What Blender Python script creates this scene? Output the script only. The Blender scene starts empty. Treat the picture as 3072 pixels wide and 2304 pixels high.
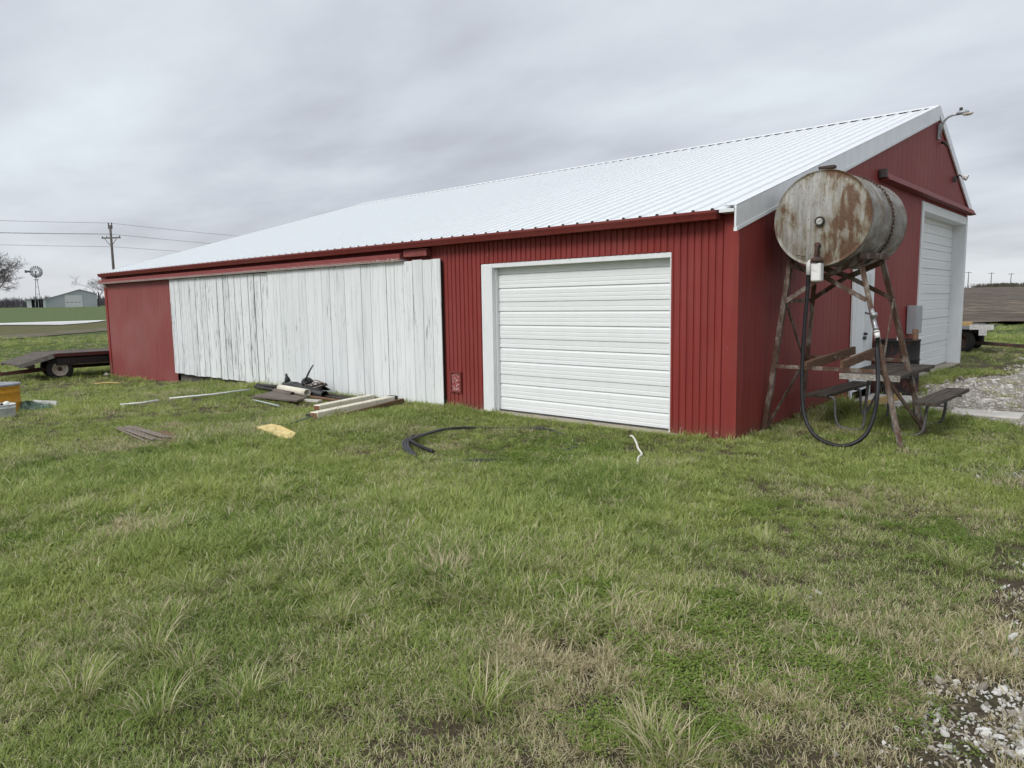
import bpy, bmesh, math, random
import numpy as np
from mathutils import Vector, Matrix, Euler
random.seed(7)
RNG = np.random.default_rng(11)
R = math.radians
sc = bpy.context.scene
COL = sc.collection

# ------------------------------------------------------------------ camera
CAM = Vector((3.4746, -7.5884, 1.6))
YAW, PITCH, ROLL = -0.7329, 0.1136, -0.0157
_f = Vector((math.sin(YAW)*math.cos(PITCH), math.cos(YAW)*math.cos(PITCH), -math.sin(PITCH)))
_r0 = Vector((math.cos(YAW), -math.sin(YAW), 0)); _u0 = _r0.cross(_f)
_r = math.cos(ROLL)*_r0 + math.sin(ROLL)*_u0; _u = -math.sin(ROLL)*_r0 + math.cos(ROLL)*_u0
cam_d = bpy.data.cameras.new('camera'); cam = bpy.data.objects.new('camera', cam_d); COL.objects.link(cam)
cam.matrix_world = Matrix(((_r.x, _u.x, -_f.x, CAM.x), (_r.y, _u.y, -_f.y, CAM.y), (_r.z, _u.z, -_f.z, CAM.z), (0, 0, 0, 1)))
cam_d.sensor_width = 36.0; cam_d.lens = 36.0*2156.15/3072.0
cam_d.clip_start = 0.05; cam_d.clip_end = 6000.0
sc.camera = cam

# ------------------------------------------------------------------ world: overcast sky
SUN_EL, SUN_AZ = R(43), R(184)          # azimuth clockwise from +Y
w = bpy.data.worlds.new('World'); sc.world = w; w.use_nodes = True
nt = w.node_tree; nt.nodes.clear()
def wn(t, **k):
    n = nt.nodes.new(t)
    for a, b in k.items(): setattr(n, a, b)
    return n
def wm(op, a, b=None, clamp=False):
    n = wn('ShaderNodeMath', operation=op, use_clamp=clamp)
    for i, v in enumerate((a, b)):
        if v is None: continue
        if isinstance(v, (int, float)): n.inputs[i].default_value = v
        else: nt.links.new(v, n.inputs[i])
    return n.outputs[0]
sky = wn('ShaderNodeTexSky', sky_type='NISHITA', sun_disc=False)
sky.sun_elevation = SUN_EL; sky.sun_rotation = SUN_AZ
tc = wn('ShaderNodeTexCoord'); sx = wn('ShaderNodeSeparateXYZ'); nt.links.new(tc.outputs['Generated'], sx.inputs[0])
zc = wm('ADD', wm('ABSOLUTE', sx.outputs[2]), 0.16)
cv = wn('ShaderNodeCombineXYZ')
nt.links.new(wm('DIVIDE', sx.outputs[0], zc), cv.inputs[0]); nt.links.new(wm('DIVIDE', sx.outputs[1], zc), cv.inputs[1])
cv.inputs[2].default_value = 3.7
mp = wn('ShaderNodeMapping'); mp.inputs['Rotation'].default_value = (0, 0, R(38)); mp.inputs['Scale'].default_value = (0.62, 0.95, 1)
nt.links.new(cv.outputs[0], mp.inputs['Vector'])
n1 = wn('ShaderNodeTexNoise'); n1.inputs['Scale'].default_value = 0.9; n1.inputs['Detail'].default_value = 7; n1.inputs['Roughness'].default_value = 0.5; n1.inputs['Distortion'].default_value = 0.35
nt.links.new(mp.outputs[0], n1.inputs['Vector'])
n2 = wn('ShaderNodeTexNoise'); n2.inputs['Scale'].default_value = 2.6; n2.inputs['Detail'].default_value = 5; n2.inputs['Roughness'].default_value = 0.5
nt.links.new(mp.outputs[0], n2.inputs['Vector'])
fac = wm('ADD', wm('MULTIPLY', n1.outputs[0], 0.66), wm('MULTIPLY', n2.outputs[0], 0.34))
cr = wn('ShaderNodeValToRGB'); nt.links.new(fac, cr.inputs[0])
e = cr.color_ramp.elements
e[0].position = 0.34; e[0].color = (0.315, 0.33, 0.37, 1); e[1].position = 0.68; e[1].color = (0.525, 0.565, 0.60, 1)
x = e.new(0.5); x.color = (0.425, 0.45, 0.488, 1)
# thin bright band under the cloud deck at the horizon
hz = wm('POWER', wm('SUBTRACT', 1.0, wm('MULTIPLY', wm('ABSOLUTE', sx.outputs[2]), 7.0, True), True), 2.0)
mxh = wn('ShaderNodeMix', data_type='RGBA'); nt.links.new(wm('MULTIPLY', hz, 0.6), mxh.inputs[0]); nt.links.new(cr.outputs[0], mxh.inputs[6]); mxh.inputs[7].default_value = (0.52, 0.525, 0.53, 1)
b1 = wn('ShaderNodeBackground'); b1.inputs[1].default_value = 0.10; nt.links.new(sky.outputs[0], b1.inputs[0])
b2 = wn('ShaderNodeBackground'); b2.inputs[1].default_value = 1.0; nt.links.new(mxh.outputs[2], b2.inputs[0])
ms = wn('ShaderNodeMixShader'); ms.inputs[0].default_value = 0.95
nt.links.new(b1.outputs[0], ms.inputs[1]); nt.links.new(b2.outputs[0], ms.inputs[2])
wo = wn('ShaderNodeOutputWorld'); nt.links.new(ms.outputs[0], wo.inputs[0])

# soft sun behind the overcast
sd = bpy.data.lights.new('sun', 'SUN'); so = bpy.data.objects.new('sun', sd); COL.objects.link(so)
sd.energy = 1.5; sd.angle = R(24); sd.color = (1.0, 0.975, 0.94)
sdir = Vector((math.sin(SUN_AZ)*math.cos(SUN_EL), math.cos(SUN_AZ)*math.cos(SUN_EL), math.sin(SUN_EL)))
so.rotation_euler = sdir.to_track_quat('Z', 'Y').to_euler(); so.location = (-4, -14, 20)
sc.view_settings.view_transform = 'Standard'; sc.view_settings.look = 'None'
sc.view_settings.gamma = 1.0; sc.view_settings.exposure = 0.62; sc.view_settings.use_curve_mapping = False
try:
    sc.cycles.max_bounces = 4; sc.cycles.diffuse_bounces = 3; sc.cycles.glossy_bounces = 2; sc.cycles.transmission_bounces = 3; sc.cycles.use_adaptive_sampling = True; sc.cycles.adaptive_threshold = .03
except Exception: pass

# ------------------------------------------------------------------ helpers
def S(t):
    t = min(1.0, max(0.0, t)); return t*t*(3-2*t)
def T(x, y):
    return -.33*S((-x-7)/12) + 2.4*S((-x-127)/56) + 4.5*S((y-40)/300)
def Sv(t):
    t = np.clip(t, 0, 1); return t*t*(3-2*t)
def Tv(x, y):
    return -.33*Sv((-x-7)/12) + 2.4*Sv((-x-127)/56) + 4.5*Sv((y-40)/300)

class NT:
    def __init__(s, name):
        s.m = bpy.data.materials.new(name); s.m.use_nodes = True
        s.t = s.m.node_tree; s.t.nodes.clear(); s._tc = None
    def n(s, t, **k):
        n = s.t.nodes.new(t)
        for a, b in k.items(): setattr(n, a, b)
        return n
    def put(s, sock, v):
        if v is None: return
        if isinstance(v, bpy.types.NodeSocket): s.t.links.new(v, sock)
        else:
            if isinstance(v, (tuple, list)) and len(v) == 3 and sock.type == 'RGBA': v = (*v, 1)
            sock.default_value = v
    def co(s, kind='Object'):
        if kind == 'pos': return s.n('ShaderNodeNewGeometry').outputs['Position']
        return s.n('ShaderNodeTexCoord').outputs[kind]
    def map(s, v, sc_=(1, 1, 1), rot=(0, 0, 0), loc=(0, 0, 0)):
        n = s.n('ShaderNodeMapping'); s.t.links.new(v, n.inputs[0])
        n.inputs['Scale'].default_value = sc_; n.inputs['Rotation'].default_value = rot; n.inputs['Location'].default_value = loc
        return n.outputs[0]
    def noise(s, v, scale=5, detail=4, rough=.5, dist=0.0):
        n = s.n('ShaderNodeTexNoise'); s.put(n.inputs['Vector'], v)
        n.inputs['Scale'].default_value = scale; n.inputs['Detail'].default_value = detail
        n.inputs['Roughness'].default_value = rough; n.inputs['Distortion'].default_value = dist
        return n.outputs[0]
    def voro(s, v, scale=5, feature='F1'):
        n = s.n('ShaderNodeTexVoronoi', feature=feature); s.put(n.inputs['Vector'], v); n.inputs['Scale'].default_value = scale
        return n.outputs[0]
    def ramp(s, f, els, interp='LINEAR'):
        n = s.n('ShaderNodeValToRGB'); s.put(n.inputs[0], f); r = n.color_ramp; r.interpolation = interp
        while len(r.elements) < len(els): r.elements.new(.5)
        for e_, (p_, c_) in zip(r.elements, els):
            e_.position = p_
            if isinstance(c_, (int, float)): c_ = (c_, c_, c_)
            e_.color = (*c_, 1)
        return n.outputs[0]
    def step(s, f, a, b):
        n = s.n('ShaderNodeMapRange', interpolation_type='SMOOTHSTEP'); s.put(n.inputs[0], f)
        n.inputs[1].default_value = a; n.inputs[2].default_value = b
        return n.outputs[0]
    def mix(s, f, a, b, blend='MIX'):
        n = s.n('ShaderNodeMix', data_type='RGBA', blend_type=blend)
        s.put(n.inputs[0], f); s.put(n.inputs[6], a); s.put(n.inputs[7], b); return n.outputs[2]
    def math(s, op, a, b=None, clamp=False):
        n = s.n('ShaderNodeMath', operation=op, use_clamp=clamp); s.put(n.inputs[0], a); s.put(n.inputs[1], b); return n.outputs[0]
    def sep(s, v):
        n = s.n('ShaderNodeSeparateXYZ'); s.t.links.new(v, n.inputs[0]); return n.outputs
    def rnd(s): return s.n('ShaderNodeObjectInfo').outputs['Random']
    def bump(s, h, strength=.3, dist=.01):
        n = s.n('ShaderNodeBump'); s.put(n.inputs['Height'], h); n.inputs['Strength'].default_value = strength; n.inputs['Distance'].default_value = dist
        return n.outputs[0]
    def done(s, color, rough=.7, metal=0.0, normal=None, spec=.5):
        b = s.n('ShaderNodeBsdfPrincipled')
        s.put(b.inputs['Base Color'], color); s.put(b.inputs['Roughness'], rough); s.put(b.inputs['Metallic'], metal)
        b.inputs['Specular IOR Level'].default_value = spec
        if normal is not None: s.t.links.new(normal, b.inputs['Normal'])
        o = s.n('ShaderNodeOutputMaterial'); s.t.links.new(b.outputs[0], o.inputs[0]); return s.m

def simple(name, col, rough=.7, metal=0., var=.25, scale=8, bump=.0, spec=.5, dirt=None):
    m = NT(name); v = m.co('Object')
    f = m.noise(v, scale, 5, .6)
    dark = tuple(c*(1-var) for c in col); lite = tuple(min(1, c*(1+var)) for c in col)
    c = m.ramp(f, [(.3, dark), (.7, lite)])
    if dirt is not None:
        c = m.mix(m.step(m.noise(v, scale*2.3, 6, .65), .5, .68), c, dirt)
    nrm = m.bump(m.noise(v, scale*6, 4, .6), bump, .004) if bump else None
    return m.done(c, rough, metal, nrm, spec)

# mesh builder -----------------------------------------------------------
class MB:
    def __init__(s): s.v = []; s.f = []; s.sm = []
    def add(s, vs, fs, smooth=False, M=None):
        o = len(s.v)
        if M is not None: vs = [tuple(M @ Vector(p)) for p in vs]
        s.v += [tuple(p) for p in vs]; s.f += [tuple(i+o for i in q) for q in fs]; s.sm += [smooth]*len(fs); return s
    def box(s, x0, x1, y0, y1, z0, z1, M=None):
        vs = [(x, y, z) for z in (z0, z1) for y in (y0, y1) for x in (x0, x1)]
        return s.add(vs, [(0, 2, 3, 1), (4, 5, 7, 6), (0, 1, 5, 4), (2, 6, 7, 3), (0, 4, 6, 2), (1, 3, 7, 5)], False, M)
    def bar(s, a, b, w_, h_, up=(0, 0, 1), M=None):
        a = Vector(a); b = Vector(b); d = (b-a).normalized(); up = Vector(up)
        if abs(d.dot(up)) > .98: up = Vector((0, 1, 0))
        r = d.cross(up).normalized(); u = r.cross(d)
        vs = [p + r*(i*w_/2) + u*(j*h_/2) for p in (a, b) for i, j in ((-1, -1), (1, -1), (1, 1), (-1, 1))]
        return s.add(vs, [(3, 2, 1, 0), (4, 5, 6, 7), (0, 1, 5, 4), (1, 2, 6, 5), (2, 3, 7, 6), (3, 0, 4, 7)], False, M)
    def angle(s, a, b, w_, t_, up=(0, 0, 1), flip=1, M=None):
        # an L-section (angle iron) between two points
        a = Vector(a); b = Vector(b); d = (b-a).normalized(); up = Vector(up)
        if abs(d.dot(up)) > .98: up = Vector((0, 1, 0))
        r = d.cross(up).normalized()*flip; u = r.cross(d)*flip
        prof = [(0, 0), (w_, 0), (w_, t_), (t_, t_), (t_, w_), (0, w_)]
        vs = [p + r*i + u*j for p in (a, b) for i, j in prof]
        fs = [(5, 4, 3, 2, 1, 0), (6, 7, 8, 9, 10, 11)] + [(k, (k+1) % 6, 6+(k+1) % 6, 6+k) for k in range(6)]
        return s.add(vs, fs, False, M)
    def tube(s, pts, r, n=8, cap=True, M=None, closed=False):
        pts = [Vector(p) for p in pts]; k = len(pts)
        rs = r if isinstance(r, (list, tuple)) else [r]*k
        vs = []; prev = None
        for i, p in enumerate(pts):
            if closed: d = pts[(i+1) % k]-pts[i-1]
            else: d = pts[min(i+1, k-1)]-pts[max(i-1, 0)]
            if d.length < 1e-9: d = Vector((0, 0, 1))
            d.normalize()
            if prev is None:
                up = Vector((0, 0, 1)) if abs(d.z) < .9 else Vector((1, 0, 0)); a = d.cross(up).normalized()
            else:
                a = (prev - d*prev.dot(d))
                a = a.normalized() if a.length > 1e-6 else d.orthogonal().normalized()
            prev = a; b = d.cross(a)
            for q in range(n):
                t = 2*math.pi*q/n; vs.append(p + (a*math.cos(t)+b*math.sin(t))*rs[i])
        fs = []
        for i in range(k if closed else k-1):
            for q in range(n):
                i2 = (i+1) % k
                fs.append((i*n+q, i*n+(q+1) % n, i2*n+(q+1) % n, i2*n+q))
        o = len(s.f)
        s.add(vs, fs, True, M)
        if cap and not closed:
            base = len(s.v)-k*n
            s.f += [tuple(base+q for q in reversed(range(n))), tuple(base+(k-1)*n+q for q in range(n))]; s.sm += [False, False]
        return s
    def lathe(s, prof, n=24, M=None, smooth=True, jitter=0):
        vs = []; fs = []; k = len(prof)
        for q in range(n):
            t = 2*math.pi*q/n
            for (r, z) in prof: vs.append((r*math.cos(t), r*math.sin(t), z))
        for q in range(n):
            for i in range(k-1):
                a = q*k+i; b = ((q+1) % n)*k+i
                fs.append((a, b, b+1, a+1))
        return s.add(vs, fs, smooth, M)
    def sweep(s, prof, a, b, closed=True, M=None):
        # prof: list of (y,z) offsets swept from x=a to x=b
        k = len(prof)
        vs = [(x_, y_, z_) for x_ in (a, b) for (y_, z_) in prof]
        fs = [(i, (i+1) % k, k+(i+1) % k, k+i) for i in range(k if closed else k-1)]
        if closed: fs += [tuple(reversed(range(k))), tuple(range(k, 2*k))]
        return s.add(vs, fs, False, M)
    def mesh(s, name):
        me = bpy.data.meshes.new(name); me.from_pydata(s.v, [], s.f); me.polygons.foreach_set('use_smooth', s.sm); me.update()
        return me
    def build(s, name, mat, parent=None, loc=None, rot=None, bevel=0, fixn=True):
        me = s.mesh(name)
        if fixn or bevel:
            bm = bmesh.new(); bm.from_mesh(me)
            if bevel:
                bmesh.ops.bevel(bm, geom=[e_ for e_ in bm.edges], offset=bevel, segments=1, affect='EDGES', clamp_overlap=True)
            if fixn: bmesh.ops.recalc_face_normals(bm, faces=bm.faces)
            bm.to_mesh(me); bm.free()
        me.materials.append(mat)
        return link(name, me, parent, loc, rot)
def link(name, me, parent=None, loc=None, rot=None):
    o = bpy.data.objects.new(name, me); COL.objects.link(o)
    if parent is not None: o.parent = parent
    if loc is not None: o.location = loc
    if rot is not None: o.rotation_euler = rot
    return o
def tag(o, label=None, cat=None, group=None, kind=None):
    if label: o['label'] = label
    if cat: o['category'] = cat
    if group: o['group'] = group
    if kind: o['kind'] = kind
    return o
def thing(name, label, cat, loc=(0, 0, 0), rz=0.0, group=None):
    o = bpy.data.objects.new(name, None); o.empty_display_size = .2; COL.objects.link(o)
    o.location = loc; o.rotation_euler = (0, 0, rz); return tag(o, label, cat, group)
def rotz(a): return Matrix.Rotation(a, 4, 'Z')

# value noise in numpy (for masks of where things grow)
def _hash(ix, iy, seed):
    h = (ix.astype(np.int64)*374761393 + iy.astype(np.int64)*668265263 + seed*974711) & 0x7fffffff
    h = ((h ^ (h >> 13))*1274126177) & 0x7fffffff
    return ((h ^ (h >> 16)) & 0xffff)/65535.0
def vnoise(x, y, seed=0):
    ix = np.floor(x); iy = np.floor(y); fx = x-ix; fy = y-iy; fx = fx*fx*(3-2*fx); fy = fy*fy*(3-2*fy)
    a = _hash(ix, iy, seed); b = _hash(ix+1, iy, seed); c = _hash(ix, iy+1, seed); d = _hash(ix+1, iy+1, seed)
    return (a*(1-fx)+b*fx)*(1-fy)+(c*(1-fx)+d*fx)*fy
def fbm(x, y, seed=0, oct=4):
    s_ = 0; a = .5; t = 0
    for i in range(oct):
        s_ = s_+a*vnoise(x*2**i+i*17.3, y*2**i-i*9.1, seed+i); t += a; a *= .5
    return s_/t

# ------------------------------------------------------------------ materials
def red_paint(name, base=(.245, .032, .027), chips=True, ribs=0):
    m = NT(name); v = m.co('pos')
    st = m.noise(m.map(v, (7, 7, .5)), 1.6, 6, .6)             # vertical streaking
    big = m.noise(v, .55, 4, .6)
    fine = m.noise(v, 60, 3, .6)
    c = m.ramp(st, [(.28, tuple(k*.80 for k in base)), (.55, base), (.78, (base[0]*1.12, base[1]*1.5, base[2]*1.5))])
    c = m.mix(m.step(big, .42, .72), c, (base[0]*1.05, base[1]*1.55, base[2]*1.6))
    c = m.mix(m.math('MULTIPLY', m.step(fine, .5, .75), .25), c, tuple(k*.75 for k in base))
    sp = m.sep(v); wnz = m.n('ShaderNodeTexWhiteNoise', noise_dimensions='1D'); m.put(wnz.inputs['W'], m.math('FLOOR', m.math('DIVIDE', m.math('SUBTRACT', sp[0], sp[1]), .81)))
    c = m.mix(m.math('MULTIPLY', wnz.outputs[0], .20), c, (base[0]*.62, base[1]*1.1, base[2]*1.1))
    if chips:
        z = m.sep(v)[2]
        low = m.math('SUBTRACT', 1.0, m.step(z, -.05, .22))
        ch = m.noise(m.map(v, (1, 1, .55)), 26, 5, .7)
        chip = m.math('ADD', m.step(m.math('ADD', ch, m.math('MULTIPLY', low, .15)), .72, .76), 0)
        c = m.mix(chip, c, (.55, .47, .45))
        mud = m.math('MULTIPLY', m.math('SUBTRACT', 1.0, m.step(m.math('ADD', z, m.math('MULTIPLY', m.noise(v, 5, 5, .65), .35)), .12, .42)), .45)
        c = m.mix(mud, c, (.14, .085, .06))
    return m.done(c, .62, 0, m.bump(m.noise(m.map(v, (30, 30, 6)), 3, 4, .6), .12, .004), .35)
RED = red_paint('red_wall_paint'); FADED = red_paint('faded_red_panels', (.255, .062, .057), False); REDTRIM = red_paint('red_trim_paint', (.19, .030, .026), False)
def worn_red():
    m = NT('worn_red_board'); v = m.co('pos')
    c = m.ramp(m.noise(m.map(v, (1.2, 6, 14)), 3, 5, .6), [(.3, (.19, .045, .042)), (.7, (.29, .075, .07))])
    z = m.sep(v)[2]
    low = m.math('SUBTRACT', 1.0, m.step(z, 2.27, 2.35))
    ch = m.step(m.math('ADD', m.noise(m.map(v, (2, 2, 10)), 9, 6, .7), m.math('MULTIPLY', low, .22)), .62, .68)
    return m.done(m.mix(ch, c, (.62, .55, .54)), .7, 0, None, .3)
REDWORN = worn_red()
def white_metal(name, col=(.80, .83, .85), rough=.38, streak=.06, metal=0.0):
    m = NT(name); v = m.co('pos')
    f = m.noise(m.map(v, (3, 3, 1.0)), 2.2, 5, .6)
    c = m.ramp(f, [(.3, tuple(k*(1-streak*1.6) for k in col)), (.7, col)])
    c = m.mix(m.math('MULTIPLY', m.step(m.noise(v, 40, 5, .7), .6, .8), .22*(streak > .035)), c, (.5, .49, .46))
    return m.done(c, rough, metal, None, .5)
ROOFW = white_metal('white_roof_steel', (.77, .80, .82), .42, .03); TRIMW = white_metal('galvanised_white_trim', (.82, .845, .86), .34, .07, .1)
DOORW = white_metal('white_door_steel', (.80, .82, .82), .45, .025); FRAMEW = white_metal('white_wood_trim', (.80, .82, .83), .6, .05)
def board_white(name, crack, grey):
    m = NT(name); v = m.co('pos'); r = m.rnd()
    off = m.n('ShaderNodeVectorMath', operation='ADD'); m.put(off.inputs[0], v)
    cx = m.n('ShaderNodeCombineXYZ'); m.put(cx.inputs[0], m.math('MULTIPLY', r, 37.0)); m.put(cx.inputs[2], m.math('MULTIPLY', r, 91.0)); m.t.links.new(cx.outputs[0], off.inputs[1])
    p = off.outputs[0]
    base = m.mix(m.step(r, 0, 1), (.78, .80, .805), (.71, .735, .745))
    wash = m.step(m.noise(m.map(p, (16, 16, .7)), 1.3, 6, .7), .46, .74)
    c = m.mix(m.math('MULTIPLY', wash, grey), base, (.36, .40, .41))
    gr = m.noise(m.map(p, (75, 75, 2.6)), 1.0, 7, .72, .25)
    patch = m.noise(m.map(p, (5, 5, .8)), 1.0, 4, .6)
    ck = m.step(m.math('ADD', gr, m.math('MULTIPLY', patch, .38)), .90-crack*.13, .935-crack*.13)
    c = m.mix(ck, c, (.06, .065, .07))
    return m.done(c, .8, 0, m.bump(gr, .2, .004), .2)
BOARD_L = board_white('peeling_white_boards', 1.05, .4); BOARD_R = board_white('weathered_white_boards', .55, .55)
CONC = simple('concrete', (.36, .32, .26), .9, 0, .25, 6, .3, .2); CONCL = simple('pale_concrete', (.52, .50, .46), .9, 0, .15, 5, .3, .2)
BLACKGAP = simple('dark_foam_and_shade', (.03, .03, .032), .9, 0, .2)  # near-black for foam closures and for shade painted into gaps and openings
def rusty(name, paint, rust=(.16, .065, .03), lo=.44, hi=.60, coord='Object', sc_=(1, 1, .35), f=9, rough=.75, metal=.0):
    m = NT(name); v = m.co(coord)
    a = m.noise(m.map(v, sc_), f, 7, .68, .3); b = m.noise(v, f*4.5, 5, .65)
    rc = m.ramp(b, [(.3, tuple(k*.55 for k in rust)), (.7, tuple(k*1.5 for k in rust))])
    pc = m.ramp(m.noise(v, f*2, 5, .6), [(.3, tuple(k*.72 for k in paint)), (.7, paint)])
    msk = m.step(m.math('ADD', m.math('MULTIPLY', a, .8), m.math('MULTIPLY', b, .2)), lo, hi)
    return m.done(m.mix(msk, pc, rc), rough, metal, m.bump(b, .25, .004), .35)
STAND = rusty('rusty_angle_iron', (.30, .265, .23), (.085, .046, .030), .36, .54, 'pos', (1, 1, .5), 7)
DARKIRON = rusty('dark_rusty_iron', (.06, .045, .04), (.11, .05, .035), .42, .62)
def tank_mat():
    m = NT('rusty_galvanised_tank'); v = m.co('Object'); s_ = m.sep(v)
    paint = m.ramp(m.noise(m.map(v, (16, 5, 1.5)), 1.6, 6, .62), [(.25, (.19, .175, .155)), (.5, (.34, .33, .305)), (.75, (.49, .485, .46))])
    streak = m.noise(m.map(v, (13, 4, 1.1)), 1.35, 7, .65, .2)
    blot = m.noise(m.map(v, (2.6, 2.2, 1.5), (0, 0, 0), (1.3, 0, .35)), 1.7, 7, .62, .5)
    head = m.step(s_[1], -.62, -.67); lr = m.math('ADD', m.math('MULTIPLY', m.math('MULTIPLY', m.step(s_[0], -.02, .18), head), .115), -.06)
    rim = m.step(m.math('SQRT', m.math('ADD', m.math('MULTIPLY', s_[0], s_[0]), m.math('MULTIPLY', s_[2], s_[2]))), .40, .52)
    top = m.math('MULTIPLY', m.step(s_[2], .15, .5), .05)
    k = m.math('ADD', m.math('ADD', m.math('MULTIPLY', streak, .34), m.math('MULTIPLY', blot, .66)), m.math('ADD', lr, m.math('ADD', top, m.math('MULTIPLY', rim, .02))))
    fine = m.noise(v, 55, 6, .7)
    rust = m.ramp(fine, [(.28, (.05, .024, .014)), (.5, (.12, .062, .033)), (.72, (.20, .12, .07))])
    olive = (.20, .165, .09)
    c = m.mix(m.math('MULTIPLY', m.step(k, .44, .56), .65), paint, olive)
    c = m.mix(m.step(m.math('ADD', k, m.math('MULTIPLY', fine, .12)), .57, .66), c, rust)
    mot = m.noise(m.map(v, (1, 1, .55)), 17, 7, .75); c = m.mix(m.math('MULTIPLY', m.step(mot, .5, .66), .45), c, (.13, .095, .065))
    side = m.math('SUBTRACT', 1.0, head); c = m.mix(m.math('MULTIPLY', m.math('MULTIPLY', side, m.step(m.noise(m.map(v, (3, 1.2, 3)), 2.2, 6, .65), .36, .62)), .6), c, (.105, .075, .052))
    pit = m.step(m.noise(m.map(v, (1, 1, .6)), 48, 5, .75), .60, .65)
    c = m.mix(m.math('MULTIPLY', pit, .85), c, (.07, .055, .045))
    return m.done(c, .62, .12, m.bump(fine, .2, .003), .4)
TANK = tank_mat()
RUBBER = simple('black_rubber', (.012, .012, .014), .5, 0, .3, 20, 0, .4)
TYRE = simple('tyre_rubber', (.022, .022, .022), .85, 0, .3, 30, .2, .2, (.06, .055, .05))
WPLASTIC = simple('white_plastic', (.78, .78, .76), .45, 0, .06, 6, 0, .5, (.6, .58, .54))
GREYM = simple('grey_enamel_metal', (.36, .385, .41), .45, .2, .1, 6)
DARKGALV = simple('dull_galvanised_tube', (.15, .15, .15), .55, .4, .3, 20, 0, .4, (.09, .06, .045))
ALU = simple('aluminium', (.36, .37, .38), .4, .6, .2, 10)
def oldwood(name, col, dark, along='x', coord='Object'):
    m = NT(name); v = m.co(coord)
    sc_ = {'x': (1.2, 22, 22), 'y': (22, 1.2, 22), 'z': (22, 22, 1.2)}[along]
    g = m.noise(m.map(v, sc_), 1.6, 6, .65, .3)
    c = m.ramp(g, [(.28, dark), (.62, col)])
    c = m.mix(m.math('MULTIPLY', m.step(m.noise(v, 3, 5, .6), .5, .7), .35), c, dark)
    return m.done(c, .85, 0, m.bump(g, .4, .004), .2)
TABLEW = oldwood('weathered_table_wood', (.105, .088, .072), (.032, .027, .023), 'y')
DECKW = oldwood('wagon_deck_wood', (.16, .14, .12), (.05, .04, .035), 'y')
BROWNW = oldwood('brown_timber', (.20, .12, .075), (.08, .045, .03), 'x')
YELW = oldwood('fresh_wood', (.60, .42, .19), (.42, .28, .12), 'x')
GREYW = oldwood('grey_plywood', (.20, .165, .14), (.10, .08, .068), 'x')
POLEW = oldwood('pole_wood', (.16, .145, .135), (.09, .08, .073), 'z')
BARK = oldwood('bare_bark', (.15, .13, .122), (.08, .07, .066), 'z')
CREAM = simple('cream_painted_timber', (.74, .70, .58), .7, 0, .1, 8, .1, .3, (.55, .50, .40))
BLACKP = simple('black_plastic', (.018, .018, .02), .5, 0, .3, 12, 0, .4, (.06, .055, .05))
DARKMETAL = simple('dark_scrap_metal', (.05, .046, .044), .6, .3, .35, 14, .2, .4, (.12, .075, .05))

# ------------------------------------------------------------------ ground
def track_d(m, v):     # distance-like coordinate of the dirt track crossing the left field
    s_ = m.sep(v); return s_
def ground_mat():
    m = NT('lawn_soil'); v = m.co('pos'); s_ = m.sep(v)
    n_l = m.noise(v, .35, 5, .6); n_m = m.noise(v, 2.2, 6, .65); n_f = m.noise(v, 34, 6, .7)
    soil = m.ramp(n_f, [(.3, (.06, .048, .034)), (.55, (.125, .10, .07)), (.75, (.21, .175, .12))])
    thatch = m.ramp(n_f, [(.3, (.035, .05, .016)), (.5, (.065, .085, .028)), (.75, (.13, .125, .06))])
    n_h = m.noise(v, 160, 5, .7); fib = m.noise(m.map(v, (90, 300, 90), (0, 0, .6)), 1.0, 4, .6)
    near = m.mix(m.step(m.math('ADD', m.math('MULTIPLY', n_m, .6), m.math('MULTIPLY', n_l, .4)), .30, .50), thatch, soil)
    near = m.mix(m.math('MULTIPLY', m.step(fib, .56, .66), .6), near, (.26, .22, .14)); near = m.mix(m.math('MULTIPLY', m.step(n_h, .52, .68), .7), near, (.035, .028, .02))
    fstr = m.noise(m.map(v, (.10, .55, .3)), 1.0, 6, .65); ff = m.noise(v, 1.4, 6, .7)
    far = m.ramp(m.math('ADD', m.math('MULTIPLY', fstr, .6), m.math('MULTIPLY', ff, .4)), [(.34, (.05, .085, .028)), (.5, (.085, .115, .042)), (.66, (.145, .14, .065))])
    d = m.n('ShaderNodeVectorMath', operation='DISTANCE'); m.put(d.inputs[0], v); d.inputs[1].default_value = tuple(CAM)
    # brown rough grass between track and pond, green crop beyond pond
    xx = m.math('ADD', s_[0], m.math('MULTIPLY', n_l, 8))
    rough_g = m.math('MULTIPLY', m.step(xx, -56, -66), m.step(xx, -112, -104))
    far = m.mix(m.math('MULTIPLY', rough_g, .75), far, m.ramp(ff, [(.3, (.10, .095, .05)), (.7, (.19, .165, .09))]))
    crop = m.step(s_[0], -112, -122)
    far = m.mix(m.math('MULTIPLY', crop, .85), far, m.ramp(ff, [(.3, (.09, .13, .055)), (.7, (.15, .19, .09))]))
    c = m.mix(m.step(d.outputs['Value'], 16, 34), near, far)
    return m.done(c, .95, 0, m.bump(m.math('ADD', n_f, m.math('MULTIPLY', n_h, .5)), .9, .03), .1)
GROUND = ground_mat()
def warp(n, lim, p_): 
    t = np.linspace(-1, 1, n); return np.sign(t)*np.abs(t)**p_*lim
gx = np.unique(np.concatenate([warp(121, 1800, 3.2), np.arange(-22, 10, .5)])); gy = np.unique(np.concatenate([warp(121, 1800, 3.2), np.arange(-10, 20, .5)]))
X, Y = np.meshgrid(gx, gy); Zg = Tv(X, Y)
lump = (fbm(X*.8, Y*.8, 5, 3)-.5)*.05*np.clip(1-np.hypot(X, Y)/60, 0, 1)
inside = (X > -19) & (X < .3) & (Y > -.3) & (Y < 12.4)
Zg = Zg + np.where(inside, 0, lump)
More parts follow.
